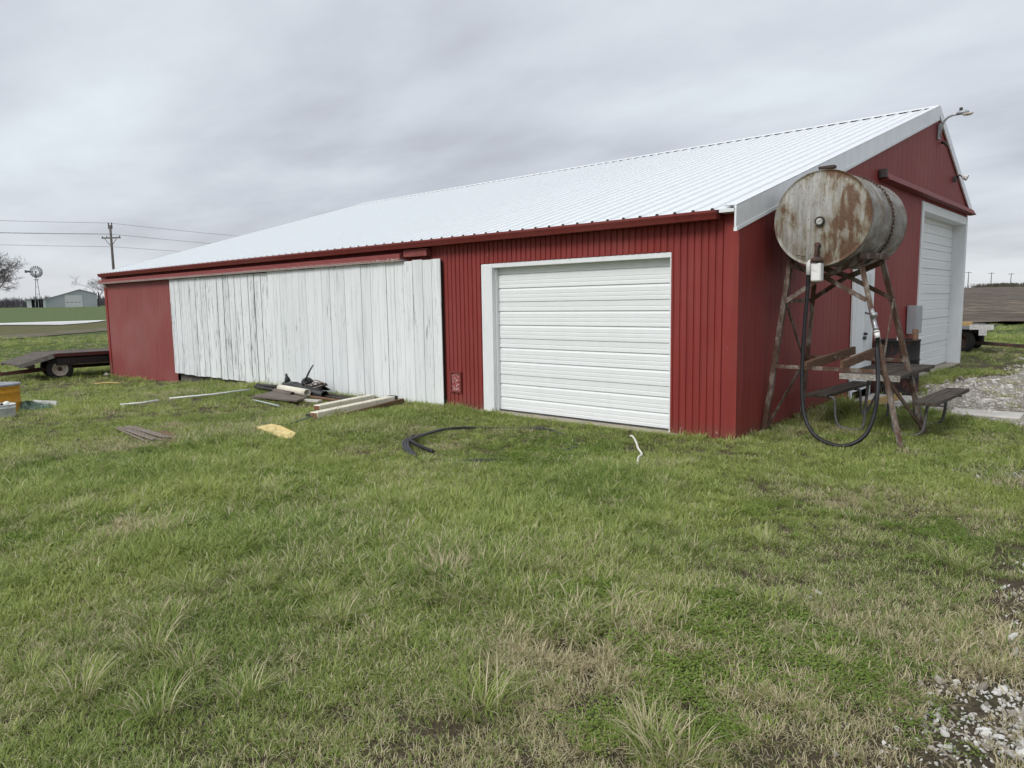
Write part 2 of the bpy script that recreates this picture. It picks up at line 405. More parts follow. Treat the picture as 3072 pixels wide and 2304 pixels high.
def lumpv(x, y): return (fbm(x*.8, y*.8, 5, 3)-.5)*.05*np.clip(1-np.hypot(x, y)/60, 0, 1)
nx, ny = len(gx), len(gy)
idx = np.arange(nx*ny).reshape(ny, nx)
F = np.stack([idx[:-1, :-1], idx[:-1, 1:], idx[1:, 1:], idx[1:, :-1]], -1).reshape(-1, 4)
me = bpy.data.meshes.new('ground'); me.from_pydata(np.stack([X.ravel(), Y.ravel(), Zg.ravel()], 1).tolist(), [], F.tolist()); me.materials.append(GROUND)
me.polygons.foreach_set('use_smooth', [True]*len(me.polygons))
tag(link('ground', me), 'wide grassy farm ground around the barn', None, None, 'structure')
def TG(x, y):       # ground height incl. small lumps
    if -19 < x < .3 and -.3 < y < 12.4: return T(x, y)
    return T(x, y) + float(lumpv(np.array([x]), np.array([y]))[0])

# sheet draped on the terrain
def drape(name, outline_rows, mat, dz, label, kind='structure'):
    vs = []; fs = []; n = len(outline_rows[0])
    for row in outline_rows:
        for (x_, y_) in row: vs.append((x_, y_, TG(x_, y_)+dz))
    for i in range(len(outline_rows)-1):
        for j in range(n-1):
            a = i*n+j; fs.append((a, a+1, a+n+1, a+n))
    me = bpy.data.meshes.new(name); me.from_pydata(vs, [], fs); me.materials.append(mat)
    me.polygons.foreach_set('use_smooth', [True]*len(fs)); o = link(name, me)
    return tag(o, label, None, None, kind)

# gravel driveway (bed) ---------------------------------------------------
GE = [(-9, 2.85), (-5, 2.98), (-4, 3.02), (-3.2, 2.93), (-2.5, 2.93), (-2, 3.25), (-1, 3.45), (1, 3.3), (2.2, 2.9), (2.9, 2.3), (3.3, 1.7), (3.9, .95), (5, .5), (7, .45), (8.2, .75), (9.5, 1.15), (12, 1.35), (14, 1.1), (15.5, 1.2), (16.2, 2.0)]
def gravel_edge(y): return float(np.interp(y, [a for a, b in GE], [b for a, b in GE]))
def gravel_mat():
    m = NT('limestone_gravel_bed'); v = m.co('pos')
    a = m.voro(v, 42); f = m.noise(v, 9, 6, .7); g = m.noise(v, 1.1, 4, .6)
    c = m.ramp(a, [(.1, (.52, .50, .47)), (.5, (.33, .31, .275)), (.8, (.12, .105, .09))])
    c = m.mix(m.step(m.math('ADD', m.math('MULTIPLY', f, .5), m.math('MULTIPLY', g, .5)), .47, .6), c, m.ramp(f, [(.3, (.09, .07, .045)), (.7, (.19, .16, .11))]))
    return m.done(c, .95, 0, m.bump(a, .8, .02), .15)
GRAVEL = gravel_mat()
rows = []
for y_ in np.arange(-9, 16.3, .25):
    e0 = gravel_edge(y_) + .22*(float(fbm(np.array([y_*1.7]), np.array([3.3]), 21)[0])-.5)*2
    e0 += .35*(1-S((y_-1)/2)) + .12
    rows.append([(e0+(8.5-e0)*t, y_) for t in np.linspace(0, 1, 14)])
drape('gravel_driveway', rows, GRAVEL, .012, 'pale limestone gravel driveway beside the gable end')
# dirt track crossing the field on the left
TRACK = simple('packed_dirt', (.15, .13, .095), .95, 0, .25, .5, .4, .1, (.10, .11, .05))
rows = []
for t in np.linspace(0, 1, 90):
    x_ = -37-62*t; y_ = -14+62*t
    w_ = 2.2+.9*math.sin(t*9)*math.sin(t*4+1)
    rows.append([(x_+(k-2)*w_*.42, y_+(k-2)*w_*.42) for k in range(5)])
drape('dirt_track', rows, TRACK, .05, 'brown dirt track crossing the field on the left')
# pale gravel lane beyond the track
LANE = simple('white_limestone_lane', (.66, .66, .65), .9, 0, .06, .3, 0, .2)
rim = [(-99, 6), (-103.5, 17), (-100, 18.5), (-94, 20.5), (-100, 25), (-110, 30), (-121.5, 35), (-120.5, 28), (-119, 20), (-116, 6)]
pz = T(-100, 20)+.09
me = bpy.data.meshes.new('gravel_lane'); me.from_pydata([(a, b, pz) for a, b in rim], [], [tuple(range(len(rim)))]); me.materials.append(LANE)
tag(link('gravel_lane', me), 'pale strip of limestone lane in the left field', None, None, 'structure')

# plowed field ------------------------------------------------------------
def field_mat():
    m = NT('plowed_soil'); v = m.co('pos')
    n_ = m.noise(m.map(v, (.10, 1.3, 1), (0, 0, R(-22.8))), 1.0, 6, .75)
    c = m.ramp(n_, [(.3, (.055, .045, .04)), (.5, (.12, .10, .085)), (.68, (.24, .205, .16))])
    return m.done(c, .95, 0, m.bump(m.noise(v, 3, 6, .7), .9, .15), .1)
FX = np.unique(np.concatenate([np.linspace(-120, 90, 60)])); FY = np.concatenate([np.arange(37.5, 110, .45), np.arange(110, 345, 2.2)])
vs = []
for y_ in FY:
    for x_ in FX:
        ph = (y_-.42*x_)*2*math.pi/2.4
        vs.append((x_, y_, T(x_, y_)+.14+.14*math.sin(ph)+.06*float(RNG.standard_normal())*.5))
n_ = len(FX); fs = [(i*n_+j, i*n_+j+1, (i+1)*n_+j+1, (i+1)*n_+j) for i in range(len(FY)-1) for j in range(n_-1)]
me = bpy.data.meshes.new('plowed_field'); me.from_pydata(vs, [], fs); me.materials.append(field_mat())
tag(link('plowed_field', me), 'brown plowed field rising behind the barn on the right', None, None, 'structure')

# ------------------------------------------------------------------ BARN
barn = thing('barn', 'long red barn with white metal roof and white doors', 'barn')
EZ, SL = 2.57, .2985            # roof plane z at y=-.13 and slope
RY = 8.79; RZ = EZ+(RY+.13)*SL  # ridge
FY_, FSL = 12.36, .453
def roofz(y): return EZ+(y+.13)*SL if y <= RY else RZ-(y-RY)*FSL
def under(y): return roofz(y)-.07
XL, XR = -18.79, 0.0
def ribbed_long(x0, x1, z0, z1, y=0.0, pitch=.0875, dep=.014, ph=0.0):
    xs = []; a = x0
    k = math.floor((x0-ph)/pitch)
    pts = [(x0, -dep)]
    while True:
        g = ph+k*pitch; k += 1
        for (dx, dy) in ((0, -dep), (.006, .0), (.020, -.001), (.030, -dep)):
            xx = g+dx
            if xx > x0+.001 and xx < x1-.001: pts.append((xx, dy))
        if g > x1: break
    pts.append((x1, -dep))
    mb = MB(); vs = []; fs = []
    for (xx, dy) in pts: vs += [(xx, y+dy, z0), (xx, y+dy, z1)]
    for i in range(len(pts)-1): fs.append((2*i, 2*i+2, 2*i+3, 2*i+1))
    mb.add(vs, fs); return mb
def W(mb, mat=None): return mb.build('wall', mat or RED, barn, fixn=False)
W(ribbed_long(XL, -14.38, -.62, 2.53, .0, .0875, .003), FADED); W(ribbed_long(-14.38, -4.7, .04, 2.53, .0, .0875, .006))
W(ribbed_long(-4.7, -3.915, -.3, 2.53)); W(ribbed_long(-3.915, -.81, 2.155, 2.53)); W(ribbed_long(-.81, -.14, -.3, 2.53))
MB().box(-.15, .022, -.026, .0, -.3, 2.55).box(.0, .022, .0, .12, -.3, 2.36).build('corner_trim', RED, barn)
MB().box(XL-.02, XL+.13, -.024, .02, -.62, 2.5).build('corner_trim', RED, barn)
def ribbed_gable(y0, y1, zb, x=0.0, pitch=.305, dep=.0028, sign=1):
    ys = [y0]; k = math.floor(y0/pitch)
    offs = [0.0]
    while True:
        g = k*pitch; k += 1
        for dy, o in ((0, 0), (.012, dep), (.034, dep), (.046, 0), (.15, 0), (.158, dep*.4), (.172, dep*.4), (.18, 0)):
            if y0+.001 < g+dy < y1-.001: ys.append(g+dy); offs.append(o)
        if g > y1: break
    if y0 < RY < y1: ys.append(RY); offs.append(0)
    ys.append(y1); offs.append(0)
    o = np.argsort(ys); ys = [ys[i] for i in o]; offs = [offs[i] for i in o]
    vs = []; fs = []
    for a, b in zip(ys, offs): vs += [(x+sign*b, a, zb), (x+sign*b, a, under(a))]
    for i in range(len(ys)-1): fs.append((2*i, 2*i+2, 2*i+3, 2*i+1))
    return MB().add(vs, fs)
GD0, GD1, GDZ = 7.88, 12.12, 3.37      # gable overhead door outer frame
W(ribbed_gable(0, 3.92, -.3)); W(ribbed_gable(3.92, 4.93, 2.08)); W(ribbed_gable(4.93, GD0, -.3)); W(ribbed_gable(GD0, GD1, GDZ)); W(ribbed_gable(GD1, 12.2, -.3))
W(ribbed_gable(0, 12.2, -.7, XL, sign=-1))
b = MB(); b.add([(XL, 12.2, -.7), (0, 12.2, -.7), (0, 12.2, 3.6), (XL, 12.2, 3.6)], [(0, 1, 2, 3)]); W(b)

# roof sheets with ribs
RIB = .2286
ROOFL = -18.62
roof = bpy.data.objects.new('roof', None); COL.objects.link(roof); roof.parent = barn
def sheet_profile(x0, w_):
    pts = []
    for k in range(4):
        g = x0+k*RIB
        pts += [(g-.026, 0), (g-.014, .023), (g+.014, .023), (g+.026, 0)]
        if k < 3: pts += [(g+.092, 0), (g+.097, .003), (g+.107, .003), (g+.112, 0), (g+.14, 0), (g+.145, .003), (g+.155, .003), (g+.16, 0)] 
    return [(p_, q_) for p_, q_ in pts]
def sheet_mesh(y0, y1, name):
    prof = sheet_profile(0, 4*RIB)
    ny_ = 6; vs = []; fs = []
    for i in range(ny_+1):
        y_ = y0+(y1-y0)*i/ny_
        for (px_, pz_) in prof: vs.append((px_, y_, roofz(y_)+pz_))
    k = len(prof)
    for i in range(ny_):
        for j in range(k-1): fs.append((i*k+j, i*k+j+1, (i+1)*k+j+1, (i+1)*k+j))
    me = bpy.data.meshes.new(name); me.from_pydata(vs, [], fs); me.materials.append(ROOFW); return me
sm1 = sheet_mesh(-.165, RY-.005, 'roof_sheet'); sm2 = sheet_mesh(RY+.005, FY_, 'roof_sheet')
NSH = 27
x_ = .02-RIB*.1-3*RIB
for i in range(NSH):
    for me_ in (sm1, sm2):
        o = link('roof_sheet', me_, roof, (x_, 0, (i % 2)*.0012))
    x_ -= 3*RIB
ROOFL = x_+3*RIB-.03
# screws along the purlin lines
mb = MB()
for j, y_ in enumerate(np.arange(.05, 8.7, .61)):
    for i in range(81):
        xs_ = .02-RIB*.1-i*RIB
        if i > 40 or i % 2: continue
        z_ = roofz(y_)+.002; c_ = xs_-.045
        r_ = .013
        mb.add([(c_-r_, y_-r_, z_), (c_+r_, y_-r_, z_), (c_+r_, y_+r_, z_+.003), (c_-r_, y_+r_, z_+.003), (c_, y_, z_+.011)], [(0, 1, 4), (1, 2, 4), (2, 3, 4), (3, 0, 4)])
o = mb.build('screw_heads', simple('screw_steel', (.20, .20, .21), .5, .3), roof, fixn=False); o['kind'] = 'stuff'
# closure strip beneath sheets, dark plugs painting shade in rib ends, ridge cap
cs = MB().box(ROOFL+.03, -.17, -.155, -.12, EZ-.035, EZ-.012)
for i in range(81):
    g_ = .02-RIB*.1-i*RIB
    if g_ > -.12 or g_ < ROOFL+.05: continue
    zq = roofz(-.168)
    cs.add([(g_+dx_, y_, zq+dz_) for y_ in (-.169, -.15) for dx_, dz_ in ((-.024, -.008), (.024, -.008), (.012, .0235), (-.012, .0235))], [(0, 1, 2, 3), (7, 6, 5, 4), (0, 4, 5, 1), (1, 5, 6, 2), (2, 6, 7, 3), (3, 7, 4, 0)])
cs.build('closure_strip', BLACKGAP, barn)
MB().box(-.15, .017, -.17, -.03, EZ-.045, EZ-.008).build('eave_cap', TRIMW, barn)
c0 = RZ+.012
b = MB(); L_ = [(RY-.09, roofz(RY-.09)+.031), (RY-.02, c0+.026), (RY+.02, c0+.026), (RY+.12, roofz(RY+.12)+.031)]
b.sweep(L_ + [(y_, z_-.006) for y_, z_ in reversed(L_)], ROOFL, .03).build('ridge_cap', ROOFW, barn)
MB().box(ROOFL+.05, .0, RY-.055, RY+.05, RZ-.05, RZ+.012).build('ridge_closure', BLACKGAP, barn)  # dark closure also paints the shadow dashes under the ridge cap
# roof slab below sheets (decking), keeps light out
b = MB(); L_ = [(-.10, roofz(-.10)-.012), (RY, RZ-.055), (12.25, roofz(12.25)-.012), (12.25, roofz(12.25)-.06), (RY, RZ-.11), (-.10, roofz(-.10)-.05)]
b.sweep(L_, ROOFL+.06, -.012).build('roof_deck', BROWNW, barn)
# rake trim in lengths, near slope and far slope, both ends
def rake(ya, yb, x0, x1, h0=.03, h1=-.205):
    m_ = MB(); s0 = roofz; 
    vs = [(x_, y_, s0(y_)+h) for x_ in (x0, x1) for (y_, h) in ((ya, h0), (yb, h0), (yb, h1), (ya, h1))]
    m_.add(vs, [(3, 2, 1, 0), (4, 5, 6, 7), (0, 1, 5, 4), (1, 2, 6, 5), (2, 3, 7, 6), (3, 0, 4, 7)])
    return m_
for ya, yb in ((-.15, 2.62), (2.624, 5.72), (5.724, RY-.002)):
    o = rake(ya, yb, .018, .040).build('rake_trim', TRIMW, barn)
    rake(ya, yb, .012, .050, -.207, -.245).build('trim_lip', FRAMEW, o)
    MB().add([(x_, y_, roofz(y_)+h) for (x_, h) in ((-.10, .0245), (-.10, .031), (.040, .031), (.040, .0245)) for y_ in (ya, yb)], [(0, 1, 3, 2), (2, 3, 5, 4), (4, 5, 7, 6), (6, 7, 1, 0)]).build('trim_flange', TRIMW, o)
for ya, yb in ((RY+.002, 12.40),):
    o = rake(ya, yb, .018, .045, .03, -.16).build('rake_trim', TRIMW, barn)
for ya, yb in ((-.15, RY-.002), (RY+.002, 12.4)):
    rake(ya, yb, ROOFL-.02, ROOFL, .03, -.16).build('rake_trim', TRIMW, barn)
MB().box(ROOFL+.1, -.19, -.085, -.03, 2.47, 2.535).build('fascia', REDTRIM, barn)
# gutter (open K profile)
g = [(-.105, 2.553), (-.105, 2.462), (-.19, 2.462), (-.205, 2.495), (-.225, 2.53), (-.225, 2.556), (-.219, 2.556), (-.219, 2.531), (-.199, 2.496), (-.186, 2.468), (-.111, 2.468), (-.111, 2.553)]
gut = MB().sweep(g, ROOFL-.10, -.17).build('gutter', REDTRIM, barn)
MB().sweep([(-.107, 2.552), (-.107, 2.463), (-.19, 2.463), (-.224, 2.53), (-.224, 2.555)], -.170, -.166).build('end_cap', REDTRIM, gut)
MB().sweep([(-.107, 2.552), (-.107, 2.463), (-.19, 2.463), (-.224, 2.53), (-.224, 2.555)], ROOFL-.104, ROOFL-.10).build('end_cap', REDTRIM, gut)
MB().tube([(ROOFL-.03, -.165, 2.465), (ROOFL-.04, -.15, 2.38), (ROOFL-.07, -.05, 2.22), (ROOFL-.12, .05, 2.14)], .035, 8).build('downspout', FRAMEW, gut)

# sliding barn doors
sl = bpy.data.objects.new('sliding_door', None); COL.objects.link(sl); sl.parent = barn
s2 = bpy.data.objects.new('sliding_door', None); COL.objects.link(s2); s2.parent = barn
def boards(parent, x0, x1, n, y, mat, zb, zt, gap):
    ws = [1+.28*(random.random()-.5) for _ in range(n)]; t = sum(ws); x_ = x0; g0 = gap
    for k in range(n):
        w_ = (x1-x0)*ws[k]/t; gap = g0*random.uniform(.45, 1.5)
        dz = random.uniform(-.012, .012); dy = random.uniform(-.004, .004)
        b = MB().box(x_+gap, x_+w_-gap, y-.012+dy, y+dy, zb+dz, zt+random.uniform(-.008, .008))
        b.build('board', mat, parent, bevel=.003); x_ += w_
boards(sl, -14.40, -9.795, 17, -.055, BOARD_L, .0, 2.262, .0095); boards(s2, -9.785, -4.705, 22, -.075, BOARD_R, -.035, 2.272, .0032)
MB().box(-14.38, -9.80, -.0505, -.03, .05, 2.24).build('backing', BLACKGAP, sl); MB().box(-9.78, -4.72, -.0705, -.032, .0, 2.25).build('backing', BLACKGAP, s2)
MB().sweep([(-.012, 2.275), (-.155, 2.275), (-.17, 2.30), (-.17, 2.385), (-.012, 2.43)], XL+.02, -5.56).build('track_cover', REDWORN, barn)
MB().box(-5.53, -4.98, -.12, -.012, 2.33, 2.445).build('track_cover', REDWORN, barn, bevel=.004)
# vent hatch by the sliding door
hb = MB().box(-4.615, -4.585, -.04, -.008, .235, .56).box(-4.395, -4.365, -.04, -.008, .235, .56).box(-4.585, -4.395, -.04, -.008, .53, .56).box(-4.585, -4.395, -.04, -.008, .235, .265).build('vent_hatch', REDTRIM, barn)
chip = NT('chipped_red_paint'); v = chip.co('pos')
CHIP = chip.done(chip.mix(chip.step(chip.noise(v, 30, 6, .7), .52, .58), (.27, .045, .045), (.50, .40, .39)), .8)
MB().box(-4.585, -4.395, -.022, -.010, .265, .53).build('panel', CHIP, hb); MB().box(-4.56, -4.42, -.03, -.022, .40, .415).build('slat', CHIP, hb)

# overhead garage door profile: pinstripe grooves and bold rib steps
def section_profile(h, d=.016):
    # list of (depth outwards, z) from bottom to top, outward positive
    P = [(-.028, 0.0), (0, .004)]
    def pin(z): return [(0, z-.010), (-.0028, z-.003), (-.0028, z+.002), (0, z+.007)]
    def bold(z): return [(0, z-.034), (-d, z-.004), (-d, z+.003), (.002, z+.0045)]
    for kind, fz in (('p', .10), ('p', .20), ('b', .37), ('p', .47), ('p', .57), ('b', .75), ('p', .86)):
        P += pin(fz*h) if kind == 'p' else bold(fz*h)
    P += [(0, h-.004), (-.028, h)]
    return P
def door_sections(parent, a, b, y, z0, z1, n, axis):
    h = (z1-z0)/n; P = section_profile(h-.004)
    for k in range(n):
        zz = z0+k*h
        m_ = MB(); vs = []; K = len(P)
        for t in (a, b):
            for (d_, z_) in P:
                vs.append((t, y-d_, zz+z_) if axis == 'x' else (y+d_, t, zz+z_))
        fs = [(i, i+1, K+i+1, K+i) for i in range(K-1)] + [(K-1, 0, K, 2*K-1)]
        m_.add(vs, fs).build('door_panel', DOORW, parent)
gd = bpy.data.objects.new('garage_door', None); COL.objects.link(gd); gd.parent = barn
door_sections(gd, -3.80, -.70, .115, .025, 2.13, 4, 'x')
MB().box(-3.79, -.71, .135, .16, .0, 2.2).build('door_backing', FRAMEW, gd)
MB().box(-3.70, -.80, .094, .112, .026, .034).build('bottom_seal', RUBBER, gd)
# frame of the garage opening
fr = MB().box(-3.915, -3.70, -.014, .10, -.02, 2.135).build('door_frame', FRAMEW, barn, bevel=.003)
MB().box(-3.715, -3.685, .06, .112, .0, 2.1).build('stop_strip', FRAMEW, fr)
MB().box(-3.915, -.81, -.006, .112, 2.09, 2.15).build('door_frame', FRAMEW, barn, bevel=.003)
MB().box(-.83, -.80, -.006, .112, .0, 2.09).build('door_frame', FRAMEW, barn)
MB().box(-4.0, -.70, -.075, .3, -.25, .012).build('door_sill', CONC, barn, bevel=.012)
MB().box(-14.4, -4.0, .06, .2, -.7, .05).build('foundation', simple('gap_shade_concrete', (.12, .11, .095), .95, 0, .3), barn)  # concrete coloured dark to paint the shade in the gap under the door

# gable overhead door
go = bpy.data.objects.new('garage_door', None); COL.objects.link(go); go.parent = barn
door_sections(go, 8.0, 12.02, -.235, .03, 3.24, 6, 'y')
go['label'] = 'tall white overhead door in the gable end'
MB().box(-.30, -.27, 7.95, 12.1, .0, 3.3).build('door_backing', FRAMEW, go)
MB().box(-.24, .026, 7.88, 8.04, -.1, 3.37).build('door_frame', FRAMEW, barn, bevel=.003)
MB().box(-.24, .026, 11.95, 12.12, -.1, 3.37).build('door_frame', FRAMEW, barn, bevel=.003)
MB().box(-.24, .024, 8.04, 11.95, 3.20, 3.37).build('door_frame', FRAMEW, barn, bevel=.003)
MB().box(-.6, .05, 7.9, 12.1, -.25, .012).build('door_sill', CONC, barn)
# sliding rail hood on the gable
hood = MB().add([(.012, 5.10, 3.60), (.09, 5.10, 3.56), (.16, 5.10, 3.44), (.012, 5.10, 3.43), (.012, 12.3, 3.60), (.09, 12.3, 3.56), (.16, 12.3, 3.44), (.012, 12.3, 3.43)], [(0, 1, 2, 3), (7, 6, 5, 4), (0, 4, 5, 1), (1, 5, 6, 2), (2, 6, 7, 3), (3, 7, 4, 0)]).build('track_hood', REDTRIM, barn)
MB().box(.012, .13, 5.04, 5.10, 3.47, 3.60).build('track_end', DARKMETAL, hood)
# side door with white frame
dr = MB().box(.012, .045, 4.02, 4.86, .14, 2.0).build('side_door', FRAMEW, barn)
OLDWHITE = board_white('old_white_door_paint', .5, .9)
MB().box(.046, .055, 4.46, 4.80, .2, 1.95).build('plank', OLDWHITE, dr); MB().box(.046, .052, 4.05, 4.44, .2, 1.95).build('plank', FRAMEW, dr)
MB().tube([(.05, 4.455, 1.02), (.10, 4.455, 1.02)], .022, 8).build('handle', DARKMETAL, dr)
MB().box(.05, .075, 4.40, 4.52, .93, .98).build('latch', DARKMETAL, dr)
for a, b_ in ((3.92, 4.02), (4.86, 4.95)):
    MB().box(.008, .04, a, b_, -.05, 2.1).build('door_frame', FRAMEW, barn, bevel=.003)
MB().box(.010, .042, 4.02, 4.86, 2.0, 2.1).build('door_frame', FRAMEW, barn)

# yard light, flood light, electrical box -----------------------------------
yl = thing('yard_light', 'grey yard light on curved arm at the barn gable peak', 'light', (.02, 8.84, 4.75))
MB().box(0, .03, -.05, .05, -.12, .18).build('bracket', GREYM, yl)
arc = [(.03, 0, -.08), (.045, 0, .08), (.08, -.005, .2), (.15, -.01, .275), (.24, -.015, .305), (.34, -.02, .30)]
MB().tube(arc, .021, 10).build('arm', ALU, yl)
MB().lathe([(0, -.045), (.055, -.04), (.075, -.01), (.065, .03), (.03, .05), (0, .052)], 16, Matrix.Translation((.40, -.025, .32)) @ Matrix.Diagonal((1.5, .85, .8, 1))).build('housing', GREYM, yl)
MB().lathe([(0, -.06), (.05, -.045), (.085, -.005), (.06, .01), (0, .012)], 16, Matrix.Translation((.485, -.03, .285)) @ Matrix.Diagonal((1.25, .8, .7, 1))).build('lens', simple('frosted_lens', (.55, .50, .42), .3, 0, .1), yl)
MB().lathe([(0, 0), (.03, 0), (.03, .055), (.022, .06), (0, .06)], 12, Matrix.Translation((.37, -.025, .355))).build('photocell', DARKMETAL, yl)
fl = thing('flood_light', 'small white flood light halfway down the far gable slope', 'light', (.02, 10.44, 4.05))
MB().box(0, .05, -.05, .05, -.06, .06).build('base', DARKMETAL, fl)
MB().tube([(.03, 0, .02), (.10, 0, .08), (.16, 0, .03)], .015, 8).build('arm', DARKMETAL, fl)
MB().lathe([(.02, 0), (.045, .03), (.07, .10), (.06, .11), (0, .10)], 12, Matrix.Translation((.15, 0, .05)) @ Matrix.Rotation(R(115), 4, 'Y')).build('lamp_head', WPLASTIC, fl)
fl2 = thing('flood_light', 'small dark bulb socket just below the yard light', 'light', (.02, 9.12, 4.62))
MB().tube([(0, 0, 0), (.07, 0, -.02), (.10, 0, -.09)], [.03, .03, .022], 8).build('socket', DARKMETAL, fl2)
eb = thing('electrical_box', 'grey metal electrical box on the red gable wall', 'electrical box', (.012, 7.14, .90))
MB().box(0, .16, 0, .40, 0, .52).build('case', GREYM, eb, bevel=.008); MB().box(.16, .172, .02, .38, .02, .5).build('door', GREYM, eb, bevel=.003)
for k in (.12, .32): MB().tube([(.1, k, 0), (.1, k, -.75)], .022, 8).build('conduit', CONC, eb)

# ------------------------------------------------------------------ fuel tank + stand
A0, B0, C0, D0 = Vector((.06, .70, -.02)), Vector((.075, 1.74, -.02)), Vector((1.53, .62, -.03)), Vector((1.56, 1.68, -.03))
A1, B1, C1, D1 = Vector((.26, .86, 1.99)), Vector((.30, 1.46, 2.0)), Vector((.98, .86, 1.995)), Vector((1.09, 1.47, 2.0))
def leg(a, b, z): t = (z-a.z)/(b.z-a.z); return a+(b-a)*t
st = thing('tank_stand', 'rusty angle iron stand carrying the old fuel tank', 'stand')
for (p0, p1, fl_, up) in ((A0, A1, 1, (0, 1, 0)), (B0, B1, -1, (0, 1, 0)), (C0, C1, -1, (0, 1, 0)), (D0, D1, 1, (0, 1, 0))):
    MB().angle(p0, p1, .054, .009, up, fl_).build('leg', STAND, st)
M1 = (A1+C1)/2+Vector((0, 0, -.16)); M2 = (B1+D1)/2+Vector((0, 0, -.16))
for p0, p1 in ((A1, M1), (M1, C1), (B1, M2), (M2, D1)): MB().bar(p0+Vector((0, 0, -.01)), p1, .04, .06).build('cradle_beam', STAND, st)
MB().bar(C1+Vector((.01, -.04, .05)), D1+Vector((.01, .05, .05)), .05, .07).build('top_rail', STAND, st)
MB().bar(A1+Vector((-.01, -.04, .05)), B1+Vector((-.01, .05, .05)), .05, .07).build('top_rail', STAND, st)
zu, zm = 1.56, .80
for q0, q1 in ((leg(A0, A1, zu), M1), (leg(C0, C1, zu), M1), (leg(B0, B1, zu), M2), (leg(D0, D1, zu), M2)):
    MB().bar(q0, q1, .012, .05).build('brace', STAND, st)
for q0, q1 in ((leg(A0, A1, zm), leg(C0, C1, zm)), (leg(B0, B1, zm+.06), leg(D0, D1, zm+.06)), (leg(D0, D1, zu), leg(C0, C1, zm)), (leg(C0, C1, zm), leg(D0, D1, .03)),
               (leg(A0, A1, zu), leg(B0, B1, zm)), (leg(B0, B1, zm), leg(A0, A1, .05)), (leg(A0, A1, zu), leg(B0, B1, zu))):
    MB().bar(q0, q1, .014, .042).build('brace', STAND, st)
TR = .515; TY0, TY1 = .62, 2.0
TC = Vector((.66, 1.31, 2.455))
tk = thing('fuel_tank', 'rusty grey cylindrical fuel tank on the iron stand', 'tank', TC)
# axis along y; local coords used by the material
hl = (TY1-TY0)/2; MY = Matrix.Rotation(R(90), 4, 'X')     # lathe z -> -y
MB().lathe([(TR, -hl), (TR+.004, -hl+.008), (TR, -hl+.03), (TR, -.235), (TR+.003, -.23), (TR, -.225), (TR, .225), (TR+.003, .23), (TR, .235), (TR, hl-.03), (TR+.004, hl-.008), (TR, hl)], 72, MY).build('shell', TANK, tk)
for sgn in (1, -1):
    MB().lathe([(0, sgn*(hl+.03)), (.2, sgn*(hl+.026)), (.38, sgn*(hl+.012)), (.48, sgn*(hl-.008)), (TR-.008, sgn*(hl-.012)), (TR+.001, sgn*(hl+.004)), (TR+.004, sgn*(hl-.004))], 72, MY).build('tank_head', TANK, tk)
yf = -hl
gm = Matrix.Translation((.0, yf-.028, -.035)) @ MY
ga = MB().lathe([(0, 0), (.05, 0), (.052, .03), (.044, .036), (.040, .030), (0, .030)], 24, gm).build('gauge', DARKMETAL, tk)
MB().lathe([(0, .031), (.033, .031), (.033, .0325), (0, .0328)], 20, gm, False).build('gauge_face', simple('dull_gauge_face', (.42, .42, .40), .7), ga)
MB().box(-.026, .026, -.0015, .0015, .0341, .0362, gm @ Matrix.Rotation(R(15), 4, 'Z')).build('needle', DARKMETAL, ga)
MB().tube([(-.02, yf-.03, -.29), (-.02, yf-.055, -.31), (-.02, yf-.06, -.47)], .022, 10).lathe([(0, 0), (.034, 0), (.034, .025), (0, .025)], 12, Matrix.Translation((-.02, yf-.012, -.29)) @ MY).build('outlet_pipe', DARKIRON, tk)
fb = MB().box(-.055, .05, yf-.12, yf-.01, -.685, -.485).build('fuel_filter', WPLASTIC, tk, bevel=.012)
MB().lathe([(0, 0), (.07, 0), (.065, .035), (.04, .055), (0, .06)], 18, Matrix.Translation((-.01, yf-.07, -.475))).build('filter_head', DARKIRON, fb)
MB().lathe([(0, 0), (.02, 0), (.014, -.02), (0, -.022)], 10, Matrix.Translation((-.01, yf-.07, -.68))).build('drain_plug', ALU, fb)
MB().lathe([(0, 0), (.028, 0), (.028, .035), (0, .035)], 12, Matrix.Translation((.0, yf+.14, TR-.012))).build('vent_neck', DARKIRON, tk)
MB().box(-.085, .085, yf+.10, yf+.18, TR+.022, TR+.056).build('vent_cap', DARKIRON, tk, bevel=.005)
# loose wire sticking from the head
MB().tube([(-.25, yf-.02, -.385), (-.14, yf-.035, -.41)], .004, 5).build('wire', DARKIRON, tk)

# chain round the tank
ch = thing('chain', 'dark rusty chain looped over the fuel tank', 'chain', TC)
lk = MB()
pts = [(.017*math.cos(t)+.012*(1 if math.cos(t) > 0 else -1), .0, .011*math.sin(t)) for t in np.linspace(0, 2*math.pi, 13)[:-1]]
lk.tube(pts, .0045, 6, closed=True); lm = lk.mesh('link'); lm.materials.append(DARKIRON)
for k in range(56):
    a = R(-62) + k*R(248)/55
    rr = TR+.011
    yy = .08 + .10*math.sin(a)*-.5
    o = link('link', lm, ch, (rr*math.cos(a), yy, rr*math.sin(a)))
    o.rotation_mode = 'QUATERNION'
    tang = Vector((-math.sin(a), -.05*math.cos(a)/rr, math.cos(a))).normalized(); rad = Vector((math.cos(a), 0, math.sin(a)))
    side = tang.cross(rad).normalized(); rad2 = side.cross(tang)
    if k % 2: ax_y, ax_z = rad2, side
    else: ax_y, ax_z = side, -rad2
    Mx = Matrix((tang, ax_y, ax_z)).transposed()
    o.rotation_quaternion = Mx.to_quaternion()

